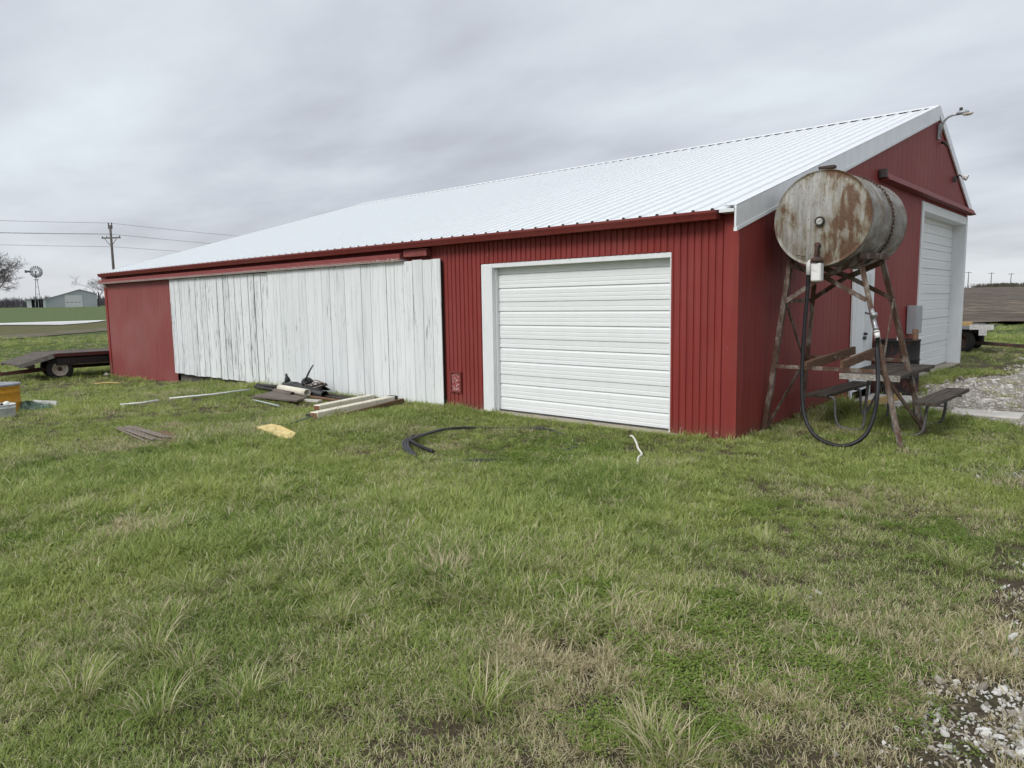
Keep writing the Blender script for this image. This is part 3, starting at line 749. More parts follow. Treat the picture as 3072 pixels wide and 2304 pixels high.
# hose: from filter, drooping to the ground and up to the coupling strapped on the right leg
hs = thing('fuel_hose', 'black fuel hose hanging in a loop below the tank', 'hose')
H = TC + Vector((-.09, yf-.08, -.56))
cl = leg(C0, C1, 1.18)+Vector((.05, -.055, 0))
ctrl = [H, H+Vector((-.005, 0, -.25)), Vector((.55, .52, 1.2)), Vector((.56, .47, .7)), Vector((.62, .40, .32)), Vector((.76, .32, .12)), Vector((.95, .27, .045)), Vector((1.12, .27, .05)), Vector((1.27, .33, .16)), Vector((1.335, .40, .38)), Vector((1.34, .47, .68)), cl+Vector((.0, .01, -.16)), cl]
def spline(c_, n=8):
    out = []; P_ = [c_[0]]+list(c_)+[c_[-1]]
    for i in range(1, len(P_)-2):
        p0, p1, p2, p3 = [Vector(q) for q in P_[i-1:i+3]]
        for k in range(n):
            t = k/n; out.append(.5*((2*p1)+(-p0+p2)*t+(2*p0-5*p1+4*p2-p3)*t*t+(-p0+3*p1-3*p2+p3)*t**3))
    out.append(Vector(c_[-1])); return out
MB().tube(spline(ctrl), .0215, 12).build('hose', RUBBER, hs)
MB().tube([H+Vector((0, 0, -.05)), H+Vector((0, 0, .05)), H+Vector((.01, 0, .085)), H+Vector((.04, 0, .11)), H+Vector((.08, 0, .11))], [.027, .027, .027, .025, .022], 12).build('elbow', WPLASTIC, hs)
d = (leg(C0, C1, 1.6)-leg(C0, C1, 1.0)).normalized()
MB().tube([cl-d*.02, cl+d*.035], .027, 12).build('ferrule', WPLASTIC, hs); MB().tube([cl+d*.045, cl+d*.06], .027, 12).build('ferrule', WPLASTIC, hs)
MB().tube([cl+d*.06, cl+d*.10, cl+d*.105, cl+d*.2, cl+d*.21, cl+d*.30], [.026, .028, .022, .022, .030, .020], 12).build('coupling', ALU, hs)
MB().lathe([(0, -.03), (.03, -.022), (.036, 0), (.03, .022), (0, .03)], 14, Matrix.Translation(cl+d*.235+Vector((.02, -.03, 0)))).build('valve', ALU, hs)
q = leg(C0, C1, 1.42); MB().tube([q+Vector((.045*math.cos(t)+.01, .045*math.sin(t)-.01, .01*math.sin(2*t))) for t in np.linspace(0, 6.28, 14)[:-1]], .005, 5, closed=True).build('tie_wire', DARKIRON, hs)

# ------------------------------------------------------------------ picnic table
pt = thing('picnic_table', 'weathered grey picnic table beside the red gable wall', 'picnic table')
TZ = .735
def plank(parent, name, xa, xb, y0, y1, z, t=.04, mat=TABLEW, skew=0.0):
    m_ = MB().box(xa, xb, y0, y1, z-t, z)
    for i, p_ in enumerate(m_.v):
        m_.v[i] = (p_[0]+skew*(p_[1]-y0), p_[1], p_[2])
    return m_.build(name, mat, parent, bevel=.004)
tx0, tx1 = .78, 1.42
for k in range(4):
    w_ = (tx1-tx0)/4; plank(pt, 'top_plank', tx0+k*w_+.005, tx0+(k+1)*w_-.005, 1.05+random.uniform(-.02, .02), 2.62+random.uniform(-.02, .02), TZ, .04, TABLEW, .0)
MB().box(tx0, tx1-.01, 1.02, 1.045, TZ-.07, TZ-.004).build('end_board', simple('worn_white_edge', (.34, .32, .29), .8, 0, .4, 25, .1, .3, (.10, .075, .06)), pt)
for (xa, xb) in ((.30, .42), (.425, .545)): plank(pt, 'bench_plank', xa, xb, 1.33, 3.05, .43, .04, TABLEW, .02)
for (xa, xb) in ((1.48, 1.60), (1.605, 1.725)): plank(pt, 'bench_plank', xa, xb, 1.28, 2.9, .43, .04, TABLEW, .02)
for y_ in (1.45, 2.45):
    for s_ in (-1, 1):
        cx = 1.10
        path = [(cx+s_*.12, y_, TZ-.045), (cx+s_*.14, y_, .40), (cx+s_*.16, y_, .08), (cx+s_*.22, y_, .025), (cx+s_*.34, y_, .02), (cx+s_*.44, y_, .05), (cx+s_*.48, y_, .15), (cx+s_*.50, y_, .36), (cx+s_*.55, y_, .385), (cx+s_*.66, y_, .388)]
        MB().tube(spline(path, 4), .017, 8).build('leg', DARKGALV, pt)
    MB().tube([(cx-.3, y_, TZ-.06), (cx+.3, y_, TZ-.06)], .015, 8).build('crossbar', DARKGALV, pt)
    MB().tube([(cx, y_+.3*(1 if y_ < 2 else -1), TZ-.06), (cx-.14, y_, .22)], .013, 8).build('brace', DARKGALV, pt)
# timbers lying on the stand's lower braces beside the table
for i, (p0, p1) in enumerate((((.42, .95, .80), (.60, 2.15, .92)), ((.80, 1.02, .82), (.92, 2.2, .95)))):
    o = MB().bar((0, 0, 0), Vector(p1)-Vector(p0), .04, .10).build('timber', BROWNW, None, p0, bevel=.004)
    tag(o, ('brown timber resting on the tank stand nearest the wall', 'brown timber leaning across the tank stand above the picnic table')[i], 'timber')

# burn barrel with sticks
bz = TG(0.36, 5.25)
br = thing('barrel', 'black rusted steel drum standing behind the picnic table', 'barrel', (0.36, 5.25, bz-.01))
RIMB = rusty('burnt_drum', (.02, .018, .018), (.09, .03, .022), .50, .62, 'Object', (1, 1, .5), 5)
MB().lathe([(0, .03), (.30, .03), (.31, 0), (.318, .01), (.31, .03), (.305, .29), (.318, .305), (.305, .32), (.303, .57), (.318, .585), (.303, .60), (.305, .88), (.316, .89), (.316, .905), (.30, .905), (.295, .6), (.29, .06), (0, .06)], 32).build('body', RIMB, br)
for i, (a, b_, lab) in enumerate((((-.20, -.10, .5), (-.27, -.16, 1.04), 'pale stick poking from the left side of the black drum'), ((.02, -.14, .5), (.03, -.20, 1.12), 'upright white stick in the middle of the black drum'),
                            ((.12, .02, .4), (-.06, -.05, 1.36), 'longest pale stick leaning from the black drum'), ((.25, .02, .5), (.22, .05, 1.06), 'short brown block standing in the black drum'))):
    o = MB().tube([Vector(a), Vector(b_)], [.012, .016] if i < 3 else [.045, .045], 7).build('stick', WPLASTIC if i < 3 else BROWNW, None, (0.36, 5.25, bz))
    tag(o, lab, 'stick', 'sticks in the black drum')
tag(MB().box(.06, .75, 3.75, 5.0, -.15, .03).build('doorstep', CONCL, None, bevel=.01), 'pale concrete doorstep at the white side door', 'doorstep')
tag(MB().box(1.55, 2.35, 3.45, 3.95, -.12, .025).build('concrete_slab', CONCL, None, rot=(0, 0, R(2)), bevel=.01), 'flat pale concrete slab at the edge of the gravel', 'slab')
tag(MB().bar((.35, 3.35, .04), (.72, 4.0, .14), .05, .10).build('wood_block', YELW, None, bevel=.004), 'short tan timber on the ground under the table bench', 'timber')

# ------------------------------------------------------------------ wagons
def wheel(parent, loc, rz, r=.32, w_=.19, steer=0.0, hub=None):
    e_ = bpy.data.objects.new('wheel', None); COL.objects.link(e_); e_.parent = parent; e_.location = loc; e_.rotation_euler = (0, 0, rz)
    Mx = Matrix.Rotation(R(90), 4, 'Y')
    h = w_/2
    MB().lathe([(r*.58, -h*.8), (r*.72, -h), (r*.93, -h*.92), (r, -h*.6), (r*.99, -h*.2), (r*.985, 0), (r*.99, h*.2), (r, h*.6), (r*.93, h*.92), (r*.72, h), (r*.58, h*.8)], 32, Mx).build('tyre', TYRE, e_)
    MB().lathe([(0, -h*.1), (r*.16, -h*.1), (r*.2, h*.15), (r*.42, h*.05), (r*.5, h*.5), (r*.58, h*.75), (r*.60, h*.86), (r*.56, h*.8), (r*.48, h*.3)], 28, Mx).build('rim', hub or RIMM, e_)
    MB().lathe([(0, h*.7), (r*.10, h*.65), (r*.15, h*.35), (r*.17, 0)], 16, Mx).build('hub', DARKIRON, e_)
    return e_
RIMM = simple('dirty_cream_rim', (.50, .46, .38), .6, 0, .25, 18, .1, .4, (.14, .09, .06))
wl = thing('hay_wagon', 'flatbed farm wagon with cream wheel rims by the left barn corner', 'wagon', (-19.85, 0, -.36))
REDIRON = rusty('red_rusty_steel', (.13, .04, .036), (.08, .045, .035), .46, .6)
zt = .745
for k in range(8):
    w_ = 1.72/8; plank(wl, 'deck_plank', -.86+k*w_+.004, -.86+(k+1)*w_-.004, -1.35, 5.0, zt, .04, DECKW)
for k in range(8):
    w_ = 1.72/8; xa = -.86+k*w_+.004; xb = xa+w_-.008
    MB().add([(x_, y_, z_) for (y_, zz) in ((-2.2, .50), (-1.36, zt)) for z_ in (zz-.04, zz) for x_ in (xa, xb)], [(0, 1, 3, 2), (4, 6, 7, 5), (0, 4, 5, 1), (2, 3, 7, 6), (0, 2, 6, 4), (1, 5, 7, 3)]).build('ramp_plank', DECKW, wl)
for s_ in (-1, 1):
    MB().box(s_*.865-.02, s_*.865+.02, -1.35, 5.0, zt-.09, zt+.005).build('side_rail', REDIRON, wl)
    MB().bar((s_*.865, -1.36, zt-.07), (s_*.865, -2.2, .44), .03, .09).build('side_rail', simple('grey_rail', (.25, .24, .22), .7, .1, .3), wl)
    MB().box(s_*.42-.05, s_*.42+.05, -1.5, 5.0, zt-.24, zt-.045).build('stringer', DARKIRON, wl)
MB().box(.2, .85, -1.3, 4.8, zt-.32, zt-.13).build('tool_tray', BLACKP, wl)
MB().box(-.06, .06, -1.2, 4.6, .26, .36).build('reach_pole', DARKIRON, wl)
MB().box(-.75, .55, -1.9, -1.75, .36, .50).build('cross_member', GREYW, wl)
for y_, st_ in ((-1.08, R(-10)), (3.2, 0)):
    for s_ in (-1, 1):
        wheel(wl, (s_*.72, y_ + (s_*-.12 if y_ < 0 else 0), .31), st_ + (0 if s_ > 0 else math.pi))
    MB().bar((-.66, y_+.1*(y_ < 0), .31), (.66, y_-.1*(y_ < 0), .31), .09, .11).build('axle', DARKIRON, wl)
    MB().box(-.5, .5, y_-.08, y_+.08, .38, .52).build('bolster', DARKIRON, wl)
MB().bar((.25, -1.1, .30), (-.05, -2.7, .20), .05, .08).bar((-.3, -1.1, .30), (-.10, -2.7, .20), .05, .08).bar((-.07, -2.6, .20), (-.15, -5.2, .10), .08, .09).build('tongue', REDIRON, wl)
MB().tube([(-.07, -2.4, .23), (-.07, -2.4, .30)], .02, 6).build('hitch_pin', DARKIRON, wl)

WHITEP = simple('white_painted_plate', (.72, .73, .72), .6, 0, .1, 10, 0, .4, (.45, .40, .36))
wr = thing('hay_wagon', 'flatbed farm wagon with white end plate behind the far barn corner', 'wagon', (-3.05, 16.45, TG(-3.4, 16.6)))
for k in range(8):
    w_ = 1.8/8
    o = MB().box(-3.0, 3.05, -.9+k*w_+.004, -.9+(k+1)*w_-.004, .70, .745).build('deck_plank', DECKW, wr)
for s_ in (-1, 1):
    MB().box(-3.0, 2.75, s_*.905-.02, s_*.905+.02, .66, .755).build('side_rail', GREYM, wr); MB().box(-2.8, 2.6, s_*.4-.05, s_*.4+.05, .50, .695).build('stringer', DARKIRON, wr)
MB().box(2.66, 3.22, -.95, -.91, .655, .79).build('end_plate', WHITEP, wr); MB().box(2.88, 3.06, -.95, -.915, .50, .654).build('end_plate', WHITEP, wr)
for x_ in (2.4, -2.0):
    for s_ in (-1, 1): wheel(wr, (x_, s_*.72, .32), R(-90) if s_ < 0 else R(90), .36, .26, hub=DARKIRON)
    MB().box(x_-.06, x_+.06, -.66, .66, .26, .38).build('axle', DARKIRON, wr); MB().box(x_-.07, x_+.07, -.5, .5, .38, .5).build('bolster', DARKIRON, wr)
MB().bar((2.5, .25, .26), (3.7, -.15, .20), .05, .08).bar((2.5, -.3, .26), (3.7, -.22, .20), .05, .08).bar((3.6, -.18, .20), (6.6, -1.0, .12), .09, .10).build('tongue', DARKIRON, wr)
tag(MB().box(-.15, .15, -.1, .1, 0, .115).build('wood_block', YELW, None, (-.52, 15.75, TG(-3.4, 16.6)+.747), bevel=.006), 'pale yellow wood block on the deck of the far right wagon', 'wood block')
tag(MB().box(-.4, .12, -.12, .12, 0, .12).build('wood_block', DARKIRON, None, (-.86, 15.75, TG(-3.4, 16.6)+.747), bevel=.006), 'dark block beside the yellow block on the far right wagon', 'wood block')

# ------------------------------------------------------------------ yard clutter
def G(x, y, dz=0.0): return Vector((x, y, TG(x, y)+dz))
YDRUM = rusty('rusty_yellow_drum', (.62, .30, .03), (.17, .075, .03), .50, .64, 'Object', (1, 1, .6), 5)
yd = thing('drum', 'rusty yellow steel drum with grey lid at the left edge', 'drum', G(-10.45, -4.55, -.02), R(15))
MB().lathe([(0, .02), (.28, .02), (.29, 0), (.297, .012), (.286, .03), (.284, .18), (.296, .195), (.284, .21), (.283, .35), (.294, .365), (.284, .38), (.284, .44), (.296, .45), (.297, .465), (.285, .47), (0, .465)], 36).build('body', YDRUM, yd)
LIDG = simple('grey_lid', (.30, .31, .34), .5, .2, .25, 10, .2, .4, (.18, .16, .15))
MB().lathe([(0, .472), (.27, .472), (.295, .465), (.302, .472), (.30, .50), (.28, .505), (.26, .498), (0, .50)], 36).build('lid', LIDG, yd)
wb = thing('bucket', 'white plastic bucket in front of the yellow drum', 'bucket', G(-9.6, -4.72, -.01))
WB2 = simple('scuffed_white_bucket', (.66, .68, .69), .5, 0, .08, 9, 0, .4, (.48, .47, .45))
MB().lathe([(0, 0), (.155, 0), (.16, .01), (.174, .15), (.182, .155), (.182, .175), (.175, .178), (.178, .205), (.186, .207), (.185, .217), (.172, .217), (.163, .17), (.15, .02), (0, .015)], 32).build('body', WB2, wb)
MB().tube([(.186*math.cos(t), .186*math.sin(t), .165-.09*math.sin((t-R(-150))/R(200)*math.pi)) for t in np.linspace(R(-150), R(50), 16)], .004, 5).build('handle', ALU, wb)
for k in range(5):
    a = random.uniform(0, 6.28); r_ = random.uniform(.02, .10)
    b = MB(); rr = random.uniform(.035, .055)
    b.lathe([(0, -rr*.5), (rr*.7, -rr*.4), (rr, 0), (rr*.6, rr*.5), (0, rr*.6)], 8, Euler((random.random(), random.random(), 0)).to_matrix().to_4x4())
    tag(b.build('rag', (LIDG, WPLASTIC, BLACKP, WPLASTIC, CONC)[k], None, G(-9.6+r_*math.cos(a), -4.72+r_*math.sin(a), .205)), 'crumpled scrap of rubbish in the white bucket', 'rubbish', 'rubbish in the white bucket')
# green sack and white panel
GSACK = simple('green_plastic_sack', (.06, .12, .075), .45, 0, .5, 22, .5, .5, (.36, .42, .38))
b = MB(); nu, nv = 22, 9; vs = []; fs = []
for i in range(nv):
    ph = math.pi*.5*i/(nv-1)
    for j in range(nu):
        t = 2*math.pi*j/nu; r_ = math.cos(ph)*(1+.22*math.sin(3*t+1)+.12*math.sin(7*t))
        vs.append((.34*r_*math.cos(t), .19*r_*math.sin(t), .15*math.sin(ph)*(1+.25*math.sin(5*t+2*ph))))
for i in range(nv-1):
    for j in range(nu): fs.append((i*nu+j, i*nu+(j+1) % nu, (i+1)*nu+(j+1) % nu, (i+1)*nu+j))
b.add(vs, fs, True)
tag(b.build('sack', GSACK, None, G(-10.35, -4.2, -.01), (0, 0, R(35))), 'crumpled green plastic sack between drum and white panel', 'sack')
tag(MB().box(-.27, .27, -.012, .012, 0, .135).build('panel', WPLASTIC, None, G(-10.52, -3.92, .0), (R(-14), 0, R(22)), bevel=.002), 'small white panel leaning in the grass beside the green sack', 'panel')
# thin rods
ROD = simple('pale_rod', (.24, .20, .17), .7, .1, .3, 14, 0, .3)
for k in range(7):
    t = k/6; jx = random.uniform(-.15, .15)
    p0 = G(-6.75+jx, -3.93-.035*k, .03); p1 = G(-5.25+jx*.6, -4.0-.05*k, .035+.01*(k % 3))
    tag(MB().tube([(0, 0, 0), tuple(p1-p0)], .011, 6).build('rod', ROD, None, p0), 'thin rod in the bundle lying in the left lawn', 'rod', 'bundle of thin rods in the lawn')
tag(MB().box(-.45, .45, -.12, .12, -.01, .025).build('board', BROWNW, None, G(-5.5, -3.95), (0, 0, R(-4)), bevel=.003), 'brown board half hidden under the bundle of rods', 'board')
# white thin pipes in the grass
for p0, p1, lab in (((-9.11, -3.21), (-9.06, -2.62), 'short white pipe lying in the grass furthest from the barn'), ((-9.31, -2.33), (-9.1, -.95), 'long thin white pipe lying in the grass toward the barn')):
    a = G(*p0, .06); c_ = G(*p1, .08); mid = (a+c_)/2+Vector((.03, 0, -.01))
    tag(MB().tube([(0, 0, 0), tuple(mid-a), tuple(c_-a)], .016, 8).build('pipe', WPLASTIC, None, a), lab, 'pipe')
a = G(-15.65, -1.47, .06); c_ = G(-14.9, -1.15, .07)
tag(MB().tube([(0, 0, 0), tuple((c_-a)*.5+Vector((0, 0, .02))), tuple(c_-a)], .018, 6).build('stick', YELW, None, a), 'tan stick in the grass by the far barn corner', 'stick')
def rock(loc, s_, name, lab, cat, mat):
    b = MB(); b.lathe([(0, -s_*.4), (s_*.8, -s_*.3), (s_, 0), (s_*.7, s_*.45), (0, s_*.6)], 9, Euler((.2, .3, 0)).to_matrix().to_4x4())
    b.v = [(x_*random.uniform(.8, 1.1), y_*random.uniform(.8, 1.1), z_) for x_, y_, z_ in b.v]
    tag(b.build(name, mat, None, loc), lab, cat)
rock(G(-18.86, -.12, .05), .075, 'rock', 'pale rock at the foot of the far barn corner', 'rock', CONCL)
# scrap heap by the sliding door ------------------------------------------
sheet = MB(); sv = [(-7.98, -1.5), (-8.25, -.95), (-7.1, -.98), (-6.72, -1.42)]
sheet.add([(x_, y_, .07+.02*(i % 2)) for i, (x_, y_) in enumerate(sv)] + [(x_, y_, .045+.02*(i % 2)) for i, (x_, y_) in enumerate(sv)], [(3, 2, 1, 0), (4, 5, 6, 7), (0, 1, 5, 4), (1, 2, 6, 5), (2, 3, 7, 6), (3, 0, 4, 7)])
tag(sheet.build('plywood_sheet', GREYW, None), 'grey plywood sheet lying under the scrap heap', 'plywood')
def half_pipe(p0, p1, r, mat, name, lab, cat, arc_=200, group=None):
    p0 = Vector(p0); p1 = Vector(p1); d = (p1-p0); L = d.length; d.normalize(); up = Vector((0, 0, 1)); s_ = d.cross(up).normalized(); u = s_.cross(d)
    vs = []; fs = []; n_ = 14
    for p in (Vector((0, 0, 0)), d*L):
        for rr in (r, r-.012):
            for k in range(n_+1):
                t = R(90-arc_/2)+R(arc_)*k/n_
                vs.append(p+s_*rr*math.cos(t)+u*rr*math.sin(t))
    m1 = n_+1
    for k in range(n_):
        fs += [(k, k+1, 2*m1+k+1, 2*m1+k), (m1+k, 3*m1+k, 3*m1+k+1, m1+k+1), (k, m1+k, m1+k+1, k+1), (2*m1+k, 2*m1+k+1, 3*m1+k+1, 3*m1+k)]
    fs += [(0, 2*m1, 3*m1, m1), (n_, m1+n_, 3*m1+n_, 2*m1+n_)]
    return tag(MB().add(vs, fs, True).build(name, mat, None, p0), lab, cat, group)
half_pipe((-8.28, -.80, .12), (-7.30, -.86, .11), .065, CREAM, 'pipe', 'thick cream pipe on top of the scrap heap', 'pipe', 330)
half_pipe((-8.15, -.98, .09), (-7.5, -1.02, .08), .05, GREYW, 'pipe', 'grey half pipe beside the thick cream pipe', 'pipe', 200)
half_pipe((-8.75, -.42, .10), (-6.95, -.74, .08), .075, BLACKP, 'drain_pipe', 'fat black plastic drain pipe at the back of the scrap heap', 'pipe', 320)
SPOTS = [((-9.55, -.55, .07), (-8.1, -.70, .12), 'black plastic length reaching left out of the scrap heap'), ((-9.45, -.65, .05), (-8.3, -.86, .08), 'lower black length at the left of the scrap heap'),
         ((-7.1, -.60, .07), (-6.42, -.56, .05), 'dark pipe pointing right nearest the sliding door'), ((-7.15, -.72, .06), (-6.35, -.68, .05), 'dark pipe with pale tip pointing right from the heap'),
         ((-7.2, -.86, .05), (-6.35, -.84, .04), 'lowest brown pipe pointing right from the scrap heap')]
for i, (p0, p1, lab) in enumerate(SPOTS):
    p0 = Vector(p0); tag(MB().tube([(0, 0, 0), tuple(Vector(p1)-p0)], (.035, .03, .026, .024, .028)[i], 9).build('pipe', (BLACKP, BLACKP, DARKMETAL, DARKMETAL, BROWNW)[i], None, p0), lab, 'pipe', 'lengths of pipe in the scrap heap')
b = MB(); N_ = 9
vs = []
for i in range(N_):
    for j in range(7):
        x_ = -8.75+1.15*i/(N_-1); y_ = -.55+.35*j/6
        vs.append((x_, y_, .06+.11*math.sin(math.pi*j/6)*(.6+.5*math.sin(i*1.1))+random.uniform(-.012, .012)))
fs = [(i*7+j, i*7+j+1, (i+1)*7+j+1, (i+1)*7+j) for i in range(N_-1) for j in range(6)]
o = b.add(vs, fs).build('tarpaulin', BLACKP, None, fixn=False); md = o.modifiers.new('thick', 'SOLIDIFY'); md.thickness = .012
tag(o, 'crumpled dark tarpaulin against the white sliding door', 'tarpaulin')
tag(MB().tube([(0, 0, 0), (.22, .0, .26), (.31, .03, .38)], [.018, .015, .012], 7).build('stick', DARKMETAL, None, (-8.0, -.5, .16)), 'dark rod sticking up from the scrap heap', 'stick')
tag(MB().lathe([(0, 0), (.055, 0), (.05, .06), (.025, .10), (.02, .15), (0, .16)], 9).build('pipe_fitting', BLACKP, None, (-8.42, -.55, .2), (.15, -.1, 0)), 'black knob-shaped fitting on top of the scrap heap', 'fitting')
for k in range(4):
    c_ = Vector((-7.72, -.45, .17+.012*k))
    pts = [c_+Vector((.32*math.cos(t)*(1-.05*k), .12*math.sin(t)+.02*k, .035*math.sin(2*t+k))) for t in np.linspace(0, 6.0, 22)]
    tag(MB().tube([p-c_ for p in pts], .011, 6).build('wire_loop', (DARKMETAL, ROD)[k % 2], None, c_), 'loop of old wire on the right of the scrap heap', 'wire', 'wire loops on the scrap heap')
tag(MB().lathe([(0, 0), (.09, .01), (.11, .05), (.07, .10), (0, .11)], 10).build('scrap_lump', BLACKP, None, (-7.98, -.42, .18), (.3, .2, 0)), 'small dark lump between the rod and wire loops', 'scrap')
tag(MB().box(-.2, .2, -.05, .05, 0, .04).build('scrap_block', CONCL, None, G(-6.85, -1.08, .01), (0, 0, R(15)), bevel=.005), 'small grey block in front of the scrap pipes', 'block')
# two cream timbers (channel shaped posts)
REDEND = simple('red_stained_end', (.20, .085, .05), .8, 0, .3, 20)
def beam(p0, p1, w_, h_, lab, tarend):
    p0 = Vector(p0); p1 = Vector(p1); d = p1-p0; L = d.length
    t = thing('beam', lab, 'beam', p0, math.atan2(d.y, d.x)-math.pi/2, 'pair of cream beams on the lawn')
    MB().box(-w_/2, w_/2, .0, L, 0, h_).build('timber', CREAM, t, bevel=.008)
    MB().box(-w_/2+.012, w_/2-.012, -.004, .0, .012, h_-.012).build('end_grain', REDEND, t)
    if tarend: MB().box(-w_/2-.004, w_/2+.004, L-.07, L+.004, .0, h_+.004).build('end_cap', BLACKP, t); MB().box(-w_/2-.06, -w_/2-.003, -.02, .05, .0, h_-.03).build('end_bracket', BLACKP, t)
beam(G(-5.13, -2.13, .03), G(-5.62, -.33, .05), .135, .095, 'nearer cream beam with black end lying on the lawn', True)
beam(G(-5.78, -1.66, .03), G(-6.12, -.40, .05), .13, .09, 'farther cream beam nearest the scrap heap', False)
tag(MB().bar((0, 0, 0), (-.55, 1.75, .02), .05, .06).build('timber', BROWNW, None, G(-4.95, -2.0, .03)), 'dark timber lying along the nearer cream beam', 'timber')
GWIRE = simple('green_wire', (.05, .13, .10), .5, 0, .3, 10); 
a = [G(-5.32, -2.81, .06), G(-5.15, -2.78, .05), G(-4.94, -2.70, .05), G(-4.97, -2.45, .07), G(-5.04, -2.21, .09)]
tag(MB().tube(spline([p-a[0] for p in a], 6), .010, 6).build('garden_hose', GWIRE, None, a[0]), 'thin green hose trailing from the nearer cream beam', 'hose')
a = G(-7.64, -1.67, .05); c_ = G(-6.6, -1.8, .06)
tag(MB().tube([(0, 0, 0), tuple(c_-a)], .012, 6).build('pipe', simple('pale_green_pipe', (.40, .48, .44), .5, 0, .15), None, a), 'thin pale green pipe in front of the plywood sheet', 'pipe')
# yellow foam board
FOAM = simple('yellow_foam_board', (.66, .53, .25), .75, 0, .15, 14, .2, .2, (.50, .37, .14))
b = MB(); fv = [(-5.0, -3.05), (-4.90, -2.90), (-4.6, -2.945), (-4.13, -3.02), (-4.03, -3.12), (-4.09, -3.17), (-4.55, -3.115)]
zz = [.07, .10, .115, .10, .085, .06, .06]
vs = [(x_, y_, TG(x_, y_)+z_) for (x_, y_), z_ in zip(fv, zz)]; vs += [(x_, y_, z_-.022) for x_, y_, z_ in vs]
n_ = len(fv); b.add(vs, [tuple(reversed(range(n_))), tuple(range(n_, 2*n_))]+[(i, (i+1) % n_, n_+(i+1) % n_, n_+i) for i in range(n_)])
tag(b.build('foam_board', FOAM, None), 'broken yellow foam board lying in the grass', 'foam board')
# coil of black pipe in the lawn
CX_, CY_ = -2.12, -1.78
co_pts = []
for k in range(int(2.2*40)):
    t = R(200)+2*math.pi*k/40
    rx = .98+.05*math.sin(3*t)-.04*(k/40); ry = 1.02+.03*math.sin(4*t+1)
    x_ = CX_+rx*math.cos(t)*(1+.02*math.sin(t*2)); y_ = CY_+ry*math.sin(t)*.98
    lift = -.002+.052*max(0, math.cos(t-R(205)))**2+.010*(k//40)+.012*math.sin(5*t)
    co_pts.append(G(x_+.02*(k//40), y_, lift))
tag(MB().tube([p-co_pts[0] for p in co_pts], .015, 10).build('pipe_coil', simple('black_poly_pipe', (.025, .027, .032), .45, 0, .3, 9, 0, .5), None, co_pts[0]), 'large coil of black pipe lying in the lawn before the garage door', 'pipe coil')
s_p = [G(-2.95, -2.2, .06), G(-2.7, -2.45, .08), G(-2.4, -2.58, .07), G(-2.15, -2.6, .04)]
tag(MB().tube(spline([p-s_p[0] for p in s_p], 6), .02, 8).build('pipe_length', RUBBER, None, s_p[0]), 'short black pipe length inside the coil on its left', 'pipe')
a = [G(-.86, -.80, .10), G(-.80, -.84, .10), G(-.62, -1.06, .09), G(-.46, -1.28, .085), G(-.28, -1.5, .08), G(-.22, -1.66, .08), G(-.11, -1.84, .06)]
tag(MB().tube(spline([p-a[0] for p in a], 5), .011, 6).build('rope', simple('white_rope', (.72, .70, .62), .9, 0, .1, 60), None, a[0]), 'white rope piece lying in the grass below the garage door', 'rope')

# ------------------------------------------------------------------ far things
def far_frame(o_xy, d_xy):  # local x right, y away
    d = Vector((d_xy[0], d_xy[1], 0)).normalized(); return math.atan2(d.y, d.x)-math.pi/2
SHG = simple('grey_shed_steel', (.36, .39, .405), .6, .1, .08, .4); SHW = simple('pale_shed_steel', (.55, .57, .58), .6, 0, .06, .4)
SO = (-182.74, 46.8); srz = far_frame(SO, (-.96, .28)); gz0 = T(*SO)
sh = thing('machine_shed', 'grey metal machine shed with lean-to beyond the left field', 'shed', (SO[0], SO[1], gz0), srz)
def sh_poly(name, pts, y, mat, t=.15):
    n_ = len(pts); vs = [(x_, y, z_) for x_, z_ in pts]+[(x_, y+t, z_) for x_, z_ in pts]
    return MB().add(vs, [tuple(range(n_)), tuple(reversed(range(n_, 2*n_)))]+[(i, n_+i, n_+(i+1) % n_, (i+1) % n_) for i in range(n_)]).build(name, mat, sh)
zb = -.4
sh_poly('wall', [(-3.3, zb), (6.7, zb), (6.8, 2.9), (3.44, 3.98), (-3.3, 1.88)], 0, SHG)
MB().add([(-3.5, -.2, 1.78), (3.44, -.2, 4.0), (6.95, -.2, 2.9), (6.95, 18, 2.9), (3.44, 18, 4.0), (-3.5, 18, 1.78)], [(0, 1, 4, 5), (1, 2, 3, 4)]).build('roof', SHW, sh, fixn=False)
MB().box(6.6, 6.8, .15, 17.8, zb, 2.85).build('wall', SHG, sh)
dd = sh_poly('overhead_door', [(.40, zb), (3.84, zb), (3.84, 2.62), (.44, 2.62)], -.06, SHW, .05)
for k in range(4): MB().box(.72+k*.78, 1.12+k*.78, -.075, -.062, .98, 1.10).build('pane', BLACKGAP, dd)
MB().add([(-7.2, -.4, 1.85), (-3.2, -.4, 1.95), (-3.2, 8, 1.95), (-7.2, 8, 1.85), (-7.2, -.4, 1.72), (-3.2, -.4, 1.82), (-3.2, 8, 1.82), (-7.2, 8, 1.72)], [(0, 1, 2, 3), (7, 6, 5, 4), (0, 4, 5, 1), (0, 3, 7, 4)]).build('lean_to_roof', SHG, sh)
sh_poly('lean_to_wall', [(-6.9, zb), (-6.0, zb), (-6.0, 1.72), (-6.9, 1.72)], -.05, SHW); sh_poly('lean_to_wall', [(-3.82, zb), (-3.3, zb), (-3.3, 1.8), (-3.82, 1.75)], -.05, SHW)
MB().box(-6.9, -3.3, 5, 5.2, zb, 1.8).build('lean_to_back', BLACKGAP, sh)  # near-black sheet paints the shade inside the open lean-to
for k in (-5.3, -4.7): MB().box(k-.05, k+.05, -.05, .05, zb, 1.75).build('post', SHW, sh)
